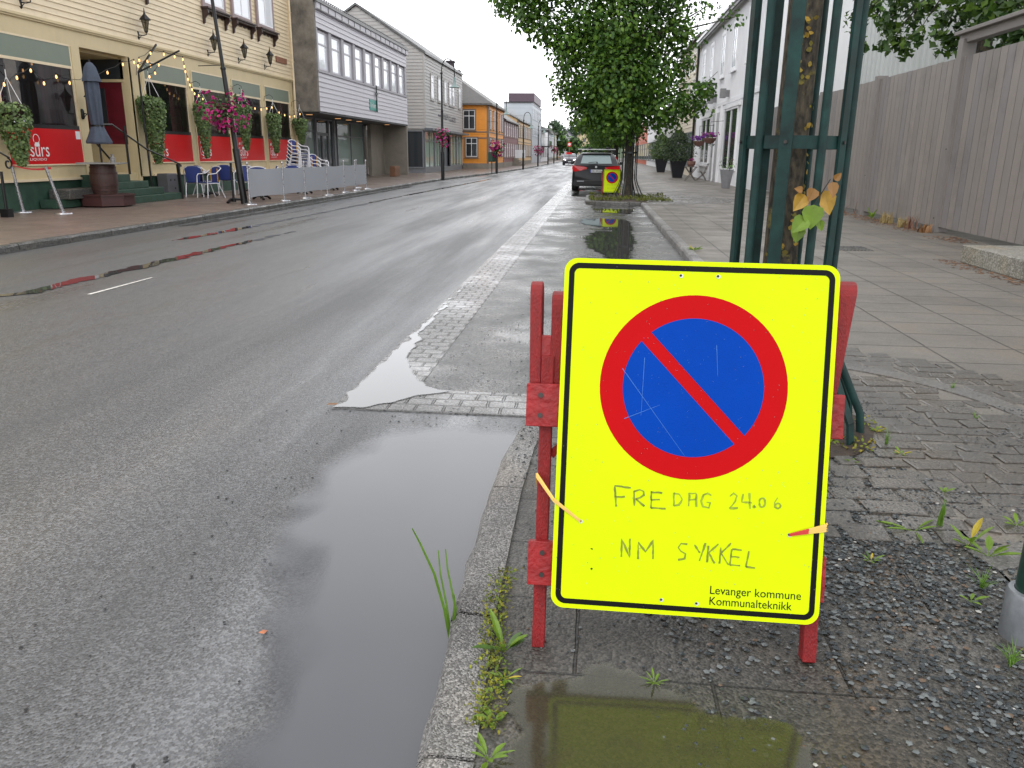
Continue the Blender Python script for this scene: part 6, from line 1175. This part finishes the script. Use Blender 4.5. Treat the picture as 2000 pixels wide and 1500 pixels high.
# ------------------------------------------------------------------ cars
tyre = mat('tyre_rubber', (.012, .012, .013), .7); rim = mat('alloy_rim', srgb(150, 152, 156), .35, metal=.8); cgl = glass('car_glass', base=(.22, .28, .29), clear=0, wob=.0); cgd = glass('car_glass_dark', base=(.02, .025, .03), clear=0, wob=0); tail = mat('tail_light', srgb(190, 16, 26), .2, .1, coat=.8); blackp = mat('black_plastic', (.014, .014, .016), .5); platem = mat('plate_white', srgb(206, 208, 210), .4); head = mat('lit_headlight', (.9, .9, .95), .2, emit=(1, 1, 1, 5)); silver = mat('silver_bar', srgb(206, 208, 210), .3, metal=.6)
def car(loc, rz, lab, paint, rack=False, lit=False, plate='', L_=4.9, group=None, rearglass=None):
    t = thing('parked_car' if not lit else 'oncoming_car', lab, 'car', loc, rz); W = .93
    st = [(0.0, .84, .66, .67), (.05, .89, .98, .985), (.12, .905, 1.0, 1.03), (.30, .915, 1.0, 1.20), (.56, .925, .99, 1.415), (.9, .93, .98, 1.455), (1.6, .93, .97, 1.475), (2.4, .93, .96, 1.465), (3.0, .93, .95, 1.40), (3.45, .925, .94, 1.18), (3.75, .92, .93, .98), (4.3, .905, .88, .92), (4.68, .86, .77, .80), (4.86, .78, .62, .65), (4.92, .70, .45, .48)]
    mb = MB(); rings = []
    for (y, hw, zb, zr) in st:
        y = y*L_/4.92; g = max(0, (zr-zb)/.48); P_ = [(hw*.90, .20), (hw*.985, .30), (hw, .48), (hw*.995, zb*.80), (hw*.965, zb*.96), (hw*(.955-.03*g), zb+.02*g), (hw*(.94-.20*g), zb+(zr-zb)*.86), (hw*(.90-.25*g), zb+(zr-zb)*.97), (hw*.4, zr), (0, zr+.012)]
        rings.append([(x, y, z) for x, z in P_]+[(-x, y, z) for x, z in P_[-2::-1]])
    n = len(rings[0]); vs = [v for r_ in rings for v in r_]; fs = [(i*n+j, i*n+j+1, (i+1)*n+j+1, (i+1)*n+j) for i in range(len(rings)-1) for j in range(n-1)]
    fs += [tuple(reversed(range(n))), tuple(range((len(rings)-1)*n, len(rings)*n))]+[(i*n, (i+1)*n, (i+1)*n+n-1, i*n+n-1) for i in range(len(rings)-1)]
    mb.add(vs, [tuple(reversed(f)) for f in fs]); mb.build('body', paint, t, smooth=True)
    s = L_/4.92
    mb = MB(); mb.add([(-.60, .165*s-.035, 1.055), (.60, .165*s-.035, 1.055), (.52, .50*s-.03, 1.375), (-.52, .50*s-.03, 1.375)], [(0, 1, 2, 3)]); rw = mb.build('rear_window', rearglass or cgl, t)
    mb = MB(); mb.beam((-.30, .13*s-.03, 1.09), (.02, .16*s-.03, 1.12), .02, .02); mb.tube([(.02, .13*s-.03, 1.11), (.05, .2, 1.08)], .02, 6); mb.build('wiper', blackp, rw)
    mb = MB(); mb.add([(-.58, 3.62*s, 1.02), (.58, 3.62*s, 1.02), (.50, 3.08*s, 1.385), (-.50, 3.08*s, 1.385)], [(1, 0, 3, 2)]); 
    for v in range(4): mb.v[v] = (mb.v[v][0]*1.15, mb.v[v][1]+.03, mb.v[v][2]+.012)
    mb.build('windscreen', cgl if lit else cgd, t)
    for sx in (-1, 1):
        mb = MB(); mb.add([(sx*.905, .75*s, 1.01), (sx*.90, 3.35*s, .98), (sx*.745, 2.85*s, 1.36), (sx*.735, .85*s, 1.385)], [(0, 1, 2, 3) if sx > 0 else (3, 2, 1, 0)]); mb.build('side_window', cgd, t)
        mb = MB(); mb.prism([(sx*.915, .03, .86), (sx*.90, .06, .985), (sx*.66, .02, .98), (sx*.34, .02, .92), (sx*.34, .02, .85), (sx*.60, .01, .78), (sx*.88, .0, .75)], (sx*.012, -.035, 0)); mb.build('tail_light', tail, t)
        mb = MB(); mb.box(min(sx*.98, sx*1.08), max(sx*.98, sx*1.08), 3.15*s, 3.25*s, .98, 1.10); mb.beam((sx*.9, 3.2*s, 1.0), (sx*1.0, 3.2*s, 1.03), .05, .03); mb.build('wing_mirror', paint, t, bevel=.02)
        mb = MB(); mb.prism([(sx*.50, 4.80*s, .64), (sx*.80, 4.70*s, .66), (sx*.80, 4.70*s, .76), (sx*.50, 4.78*s, .73)], (0, .07, 0)); mb.build('headlight', head if lit else cgd, t)
        mb = MB(); mb.beam((sx*.66, .75, 1.47), (sx*.66, 2.9*s, 1.475), .03, .03); mb.build('roof_rail', blackp, t)
        for wy in (.92*s, 3.95*s):
            mb = MB(); mb.tube([(sx*.70, wy, .33), (sx*.72, wy, .33), (sx*.915, wy, .33), (sx*.935, wy, .33)], [.31, .33, .33, .31], 24); w = mb.build('wheel', tyre, t, smooth=True); mb = MB(); mb.tube([(sx*.925, wy, .33), (sx*.945, wy, .33)], .21, 20); mb.build('rim', rim, w)
    mb = MB(); mb.box(-.78, .78, -.025, .10, .24, .44); mb.build('rear_bumper', blackp, t, bevel=.03); mb = MB(); [mb.box(min(s2*.45, s2*.72), max(s2*.45, s2*.72), -.035, 0, .38, .41) for s2 in (-1, 1)]; mb.build('bumper_trim', rim, t)
    mb = MB(); mb.box(-.80, .80, 4.70*s, 4.90*s, .22, .50); mb.box(-.36, .36, 4.80*s, 4.93*s, .50, .66); mb.build('front_bumper', blackp, t, bevel=.03)
    mb = MB(); mb.box(-.56, .56, .42, .62, 1.40, 1.435); mb.build('spoiler', blackp, t, bevel=.01)
    mb = MB(); mb.box(-.26, .26, -.035, .03, .72, .835); mb.build('plate_recess', blackp, t)
    mb = MB(); mb.box(-.24, .24, -.042, -.03, .725, .83); pl = mb.build('number_plate', platem, t)
    if plate: mb = MB(); put_text(mb, plate, (-.17, -.045, .745), (1, 0, 0), (0, 0, 1), width=.39, size=.092); mb.build('lettering', blackp, pl); mb = MB(); mb.box(-.24, -.195, -.044, -.042, .725, .83); mb.build('country_band', mat('plate_blue', srgb(30, 50, 140), .4), pl)
    mb = MB(); mb.tube([(0, .035, .93), (0, .0, .93)], .042, 14); mb.build('badge', platem, t)
    mb = MB(); mb.box(-.22, .22, 4.93*s, 4.95*s, .40, .50); mb.build('number_plate', platem, t)
    if rack:
        for y in (.95, 2.2):
            mb = MB(); mb.box(-.74, .74, y, y+.07, 1.575, 1.605); rb = mb.build('rack_bar', silver, t); [MB().box(sx*.66-.04, sx*.66+.04, y-.01, y+.08, 1.48, 1.58).build('rack_foot', blackp, rb) for sx in (-1, 1)]
            for cx in (-.28, .42): MB().box(cx-.06, cx+.06, y-.03, y+.10, 1.60, 1.67).build('bike_clamp', blackp, rb, bevel=.02)
    return t
carblk = mat('black_car_paint', srgb(20, 21, 26), .32, .1, 2, coat=.15, spec=.35); carwht = mat('white_car_paint', srgb(220, 222, 224), .25, .05, coat=.8); cardk = mat('dark_plum_car_paint', srgb(54, 46, 62), .25, coat=.8)
car((-.03, 32.1, 0), 0, 'black estate car with roof bars parked in the bay beyond the tree bed', carblk, rack=True, plate='DR 49106')
car((-3.55, 112, 0), R(180), 'oncoming dark car with its headlights on, far down the road', cardk, lit=True, L_=4.3)
car((-.35, 52.5, 0), 0, 'white car parked further on, showing left of the black estate car', carwht, L_=4.6)
car((-.2, 62, 0), 0, 'second white car parked far along the kerb', carwht, L_=4.4)
# traffic signs far down the street
rs = mat('sign_red', srgb(206, 24, 30), .4)
t = thing('road_sign', 'far red-ringed round road sign on a pole above the oncoming traffic', 'road sign', (-3.65, 108, 0)); mb = MB(); mb.tube([(0, 0, 0), (0, 0, 2.9)], .04, 8); mb.build('pole', rim, t); mb = MB(); mb.tube([(0, -.05, 2.6), (0, -.08, 2.6)], .30, 24); mb.build('ring', rs, t); mb = MB(); mb.tube([(0, -.08, 2.6), (0, -.09, 2.6)], .17, 24); mb.build('disc', white, t); mb = MB(); mb.box(-.38, .38, -.09, -.05, 1.35, 1.62); mb.build('plate', rs, t)

# ------------------------------------------------------------------ street trees beyond, maple behind the fence
TX, TY = 1.0, 26.3
t2 = thing('street_tree', 'dark street tree with a broad green crown on the tree bed beyond the board', 'tree', (TX, TY, SW))
mb = MB(); mb.tube([(TX, TY, SW), (TX+.01, TY, .5), (TX-.01, TY, 2), (TX-.05, TY, 3.6), (TX-.1, TY, 5.5), (TX-.1, TY, 7.5)], [.19, .15, .135, .12, .08, .03], 14)
mb.build('trunk', bark_d, t2, smooth=True, world=True)
B2 = [(-.3, 2.7, .75, 0), (.7, 2.5, .8, -.6), (1.0, 2.7, .9, .8), (2.0, 2.75, .75, -.2), (2.75, 3.0, .6, .3), (3.15, 3.35, .35, -.3), (-.75, 3.5, .85, .2), (.4, 3.5, 1.2, -.5), (1.65, 3.8, 1.0, .2), (2.45, 4.15, .45, .1), (.9, 4.0, 1.2, .9), (-1.0, 4.5, .7, -.2), (-.6, 5.1, 1.0, .3), (-1.7, 5.1, .65, 0), (-2.35, 5.35, .5, -.3), (-2.95, 5.85, .5, 0), (-2.2, 6.1, .8, .2), (.3, 5.2, 1.25, -.3), (1.5, 5.1, 1.05, .4), (2.35, 4.9, .5, -.2), (-1.4, 6.6, 1.1, 0), (.5, 6.8, 1.4, 0), (1.9, 6.3, 1.0, .3), (.5, 8.0, 1.2, 0)]
blobs = [((x, TY+dy*1.1, z), r) for x, z, r, dy in B2]; p, q = blob_pts(blobs, 1500, .25)
thin = [((2.5, TY, 5.5), .75), ((3.3, TY+.3, 5.8), .6), ((3.9, TY, 5.35), .4), ((2.9, TY+.2, 4.7), .35), ((3.3, TY, 2.7), .22)]; p2, q2 = blob_pts(thin, 230, .2)
leaf_object('crown', np.concatenate([p, p2]), np.concatenate([q, q2]), .12, leafm2, t2, wide=.58, droop=.7, tints=[(1, 1, 1), (1.5, 1.4, .9), (.55, .7, .6), (1.35, 1.25, 1), (.8, .9, .9), (2.0, 1.7, 1.0)])
for i, (c, r) in enumerate(blobs[::2]+thin[:3]):
    z0 = 2.1+.28*i*.7; mb = MB(); a = Vector((TX-.04, TY, min(z0, c[2]-.3))); mb.tube([a, interp(a, c, .55)+Vector((0, 0, -.08)), c], [.05, .03, .010], 6); mb.build('limb', bark_d, t2, smooth=True, world=True)
g2_ = tree_guard(TX, TY, 'black tree guard with splayed feet around the street tree by the far board', r=.25, hgt=2.0, mt=drkgrn)
for y, lab in ((47.9, 'second street tree in the row, behind the black car'), (71, 'third street tree in the row, far beyond the black car')):
    o = dup(t2, (TX+.05, y, SW), R(70 if y < 60 else 200), lab); g = dup(g2_, (TX+.05, y, SW), 0, 'tree guard of the '+lab.split(',')[0])
for y, lab in ((96, 'fourth tree of the kerbside row, small in the distance'), (125, 'fifth tree of the kerbside row, smallest')):
    o = dup(t2, (TX+.3, y, SW), R(20), lab)
# maple behind the fence: leaves read against the hall
mt_ = thing('maple_tree', 'maple tree behind the board fence, its branches hanging over it', 'tree', (8.2, 19.5, 0))
mb = MB(); mb.tube([(8.2, 19.5, 0), (8.2, 19.5, 3), (8.1, 19.2, 6), (8, 19, 8)], [.2, .16, .12, .05], 10); mb.build('trunk', bark_d, mt_, smooth=True, world=True)
MP = [(1672, 40, .35), (1678, 85, .28), (1712, 15, .4), (1738, 38, .42), (1745, 75, .36), (1765, 95, .28), (1728, 92, .22), (1785, 25, .35), (1790, 70, .26), (1820, 8, .3), (1832, 62, .25), (1850, 92, .28), (1862, 70, .26), (1868, 110, .14), (1846, 30, .3), (1885, 25, .35), (1915, 10, .4), (1950, 20, .45), (1990, 15, .45), (1930, 45, .3), (1965, 60, .3), (1990, 80, .32), (1962, 88, .2), (1905, 50, .2), (1760, 0, .4), (1700, -25, .5), (1800, -30, .6), (1900, -35, .6), (1980, -40, .6), (2040, 60, .5), (1990, 45, .3)]
mbl = []
for (x, y, r) in MP: w = onX(7.55+random.uniform(-.3, .3), x, y); mbl.append((tuple(w), r))
p, q = blob_pts([(c, r*1.02) for c, r in mbl], 520, .05); leaf_object('crown', p, q, .135, leafm, mt_, wide=.8, jag=True, tints=[(.8, .8, 1), (.5, .55, .6), (1.1, 1.0, .9), (1.6, 1.3, .8)])
for c, r in mbl[::2]:
    mb = MB(); a = Vector((8.1, 19.3, 5.2)); m_ = interp(a, c, .6)+Vector((0, 0, .5)); mb.tube([a, interp(a, m_, .5)+Vector((0, 0, .3)), m_, interp(m_, c, .6)+Vector((0, 0, .05)), c], [.05, .035, .022, .012, .005], 5); mb.build('limb', bark_d, mt_, smooth=True, world=True)

# ------------------------------------------------------------------ planters, table and chair, baskets before the white house
potm = mat('black_planter', srgb(34, 36, 42), .4, .15, 3); conif = mat('conifer_needles', (.035, .06, .022), .55, .3, 2, tint=True, transl=.15)
def planter(x, y, s, lab, tints):
    t = thing('conifer_planter', lab, 'planter', (x, y, SW), group='tall tapered planters with conifers'); mb = MB(); mb.add([(a*w, c*w, z) for w, z in ((.27*s, 0), (.47*s, .98*s), (.43*s, .98*s), (.41*s, .9*s)) for a, c in ((-1, -1), (1, -1), (1, 1), (-1, 1))], [(3, 2, 1, 0)]+[(4*k+j, 4*k+(j+1) % 4, 4*k+4+(j+1) % 4, 4*k+4+j) for k in range(3) for j in range(4)]+[(12, 13, 14, 15)]); mb.build('pot', potm, t)
    n = 2600; u = rng.random(n); th = rng.uniform(0, 6.283, n); hz = .9*s+u*1.75*s; rr = s*.95*np.interp(u, [0, .25, .55, .85, 1], [.75, 1, .85, .5, .1])*rng.uniform(.45, 1.05, n)*(1+.18*np.sin(th*5+u*9))
    P_ = np.stack([x+rr*np.cos(th), y+rr*np.sin(th), SW+hz], 1); N_ = np.stack([np.cos(th), np.sin(th), .8+0*th], 1); leaf_object('shrub', P_, N_, .16*s, conif, t, wide=.22, droop=-.6, tints=tints)
planter(4.8, 50.3, 1.0, 'big black tapered planter with a dark conifer before the white house', [(1, 1, 1), (.6, .7, .7), (1.5, 1.5, 1)]); planter(5.0, 66, 1.05, 'second black planter with a lighter conifer further back', [(1.8, 1.9, 1), (1.1, 1.3, .9), (2.5, 2.2, 1.2)])
wg_ = mat('grey_weathered_wood', srgb(104, 98, 92), .7, .2, 8)
t = thing('garden_table', 'small grey folding table with a plant pot by the white house', 'table', (4.95, 44.5, SW)); mb = MB(); mb.box(-.32, .32, -.3, .3, .70, .73); mb.build('tabletop', wg_, t)
for s in (-1, 1):
    for e in (-1, 1): mb = MB(); mb.beam((e*.28, s*.26, .0), (-e*.28, s*.26, .7), .035, .02, up=(0, 1, 0)); mb.build('leg', wg_, t)
t = thing('folding_chair', 'grey wooden folding chair beside the small table', 'chair', (5.55, 44.8, SW)); 
for s in (-1, 1): 
    for nm, P_ in (('leg', [(-.25, s*.2, 0), (.2, s*.2, .45)]), ('leg', [(.28, s*.2, 0), (-.05, s*.2, .5)]), ('back_post', [(-.2+.35, s*.2, .42), (.34, s*.2, .9)])): mb = MB(); mb.beam(P_[0], P_[1], .03, .03, up=(0, 1, 0)); mb.build(nm, wg_, t)
mb = MB(); mb.box(-.2, .2, -.2, .2, .44, .46); mb.build('seat', wg_, t); mb = MB(); [mb.beam((.26+.03*k, -.2, .62+.1*k), (.26+.03*k, .2, .62+.1*k), .05, .02) for k in range(3)]; mb.build('backrest', wg_, t)
t = thing('flower_pot', 'rusty basket pot with pale flowers on the small table', 'flower pot', (4.95, 44.5, SW+.73)); mb = MB(); mb.lathe([(.14, 0), (.22, .12), (.23, .26), (.2, .28)], (0, 0, 0), 14); mb.build('pot', mat('terracotta', srgb(116, 84, 74), .7, .2, 9), t); flower_mesh([(4.95+random.gauss(0, .1), 44.5+random.gauss(0, .1), SW+1.03+random.random()*.1) for _ in range(30)], [(0, 0, 1)]*30, .05, t, tints=[(.8, 4, 1.2), (.6, 3, 1)])
def wall_basket(x, y, z, lab, tints):
    t = thing('wall_flower_basket', lab, 'flower basket', (x, y, z), group='hanging bowls on the white house'); mb = MB(); mb.lathe([(.03, -.28), (.2, -.22), (.3, -.06), (.32, 0)], (0, 0, 0), 14); mb.build('bowl', mat('terracotta', srgb(116, 84, 74)), t)
    P_ = [(x+random.gauss(0, .17), y+random.gauss(0, .17), z+.06+random.random()*.2) for _ in range(110)]; flower_mesh(P_, [(0, -.5, .6)]*110, .05, t, tints=tints); p, q = blob_pts([((x, y, z+.05), .3), ((x+.1, y, z-.25), .18)], 420, .5); leaf_object('foliage', p, q, .08, folm, t); mb = MB(); mb.tube([(0, 0, .1), (0, 0, .75), (6.05-x, 0, .8)], .012, 5); mb.build('hanger', iron, t)
wall_basket(5.28, 44.6, 2.12, 'hanging bowl of purple flowers left on the white house', [(.25, 1.5, 1.2), (.35, 2, 1.5)]); wall_basket(5.42, 41.5, 2.22, 'hanging bowl of violet and pink flowers right on the white house', [(.25, 1.5, 1.2), (.5, 2.5, 1.1), (.6, 3, 1.2)])
t = thing('zinc_urn', 'tall grey urn with small pale flowers partly behind the tree guard', 'urn', (5.35, 34.9, SW)); mb = MB(); mb.lathe([(.16, 0), (.28, .75), (.26, .75)], (0, 0, 0), 16); mb.build('pot', mat('zinc', srgb(132, 132, 136), .5, .1, 5), t, smooth=True); p, q = blob_pts([((5.35, 34.9, 1.05), .36)], 700, .4); leaf_object('foliage', p, q, .07, folm, t, tints=[(1.6, 1.5, 1.8), (1, 1, 1), (3, 3, 3)])
# plants along the fence foot
st_m = mat('straw_leaf', srgb(158, 138, 92), .6, .2, 10, transl=.2); rd_m = mat('reddish_twig_leaf', srgb(110, 74, 56), .6, .3, 10)
def fence_plant(yw, lab, m, n, h, spread, w, cat='plant', x=5.95): tuft(x, yw, lab, n, h, SW, spread, w, m, 'fence_plant', cat, rad=.10, group='dry plants at the fence foot')
fence_plant(17.4, 'straw-coloured dry plant, first one right of the green sprout', st_m, 46, .26, .7, .012); fence_plant(16.45, 'second straw-coloured dry clump at the fence foot', st_m, 50, .22, .8, .012); fence_plant(15.35, 'small orange brown dry clump by the fence post', mat('orange_dry', srgb(140, 102, 64), .6), 26, .17, .8, .02); fence_plant(16.1, 'reddish dry stalk beside the second straw clump', rd_m, 12, .30, .3, .015)
weed(5.95, 18.3, 'leafy green sprout at the foot of the fence', 14, .16, .05, 2.2, mats=(wg, wg), odd=0, name='fence_plant', cat='plant')
tuft(5.95, 20.4, 'thin reddish twigs leaning along the fence foot', 22, .38, SW, 1.3, .006, rd_m, 'fence_plant', 'plant', rad=.3)
weed(-8.1, 12.6, 'small green weed in the far kerb at the left', 9, .07, .02, .6, base=.02); weed(-8.12, 27.4, 'green weed at the kerb below the grey screens', 12, .10, .03, .6, base=.05)
# litter on the lane edge of the sett strip
t = thing('fallen_leaf', 'brown leaf scrap at the point of the sett strip puddle', 'leaf', tuple(gz(648, 790, .02))); mb = MB(); mb.add([(-.03, -.008, 0), (.03, -.012, .004), (.034, .01, .008), (-.02, .014, .004)], [(0, 1, 2, 3)]); mb.build('blade', MATS['dead_leaf'], t)
# labels for the uncountable litter
LAB = {'gravel': ('loose dark and pale gravel over the cobbles at lower right', 'gravel'), 'grit': ('scattered grit on the wet ground', 'grit'), 'dead_leaves': ('brown dead leaves blown against the fence and steps', 'leaves')}
for o in bpy.data.objects:
    if o.parent is None and o.get('kind') == 'stuff' and 'label' not in o:
        k = o.name.split('.')[0]
        if k in LAB: o['label'], o['category'] = LAB[k]
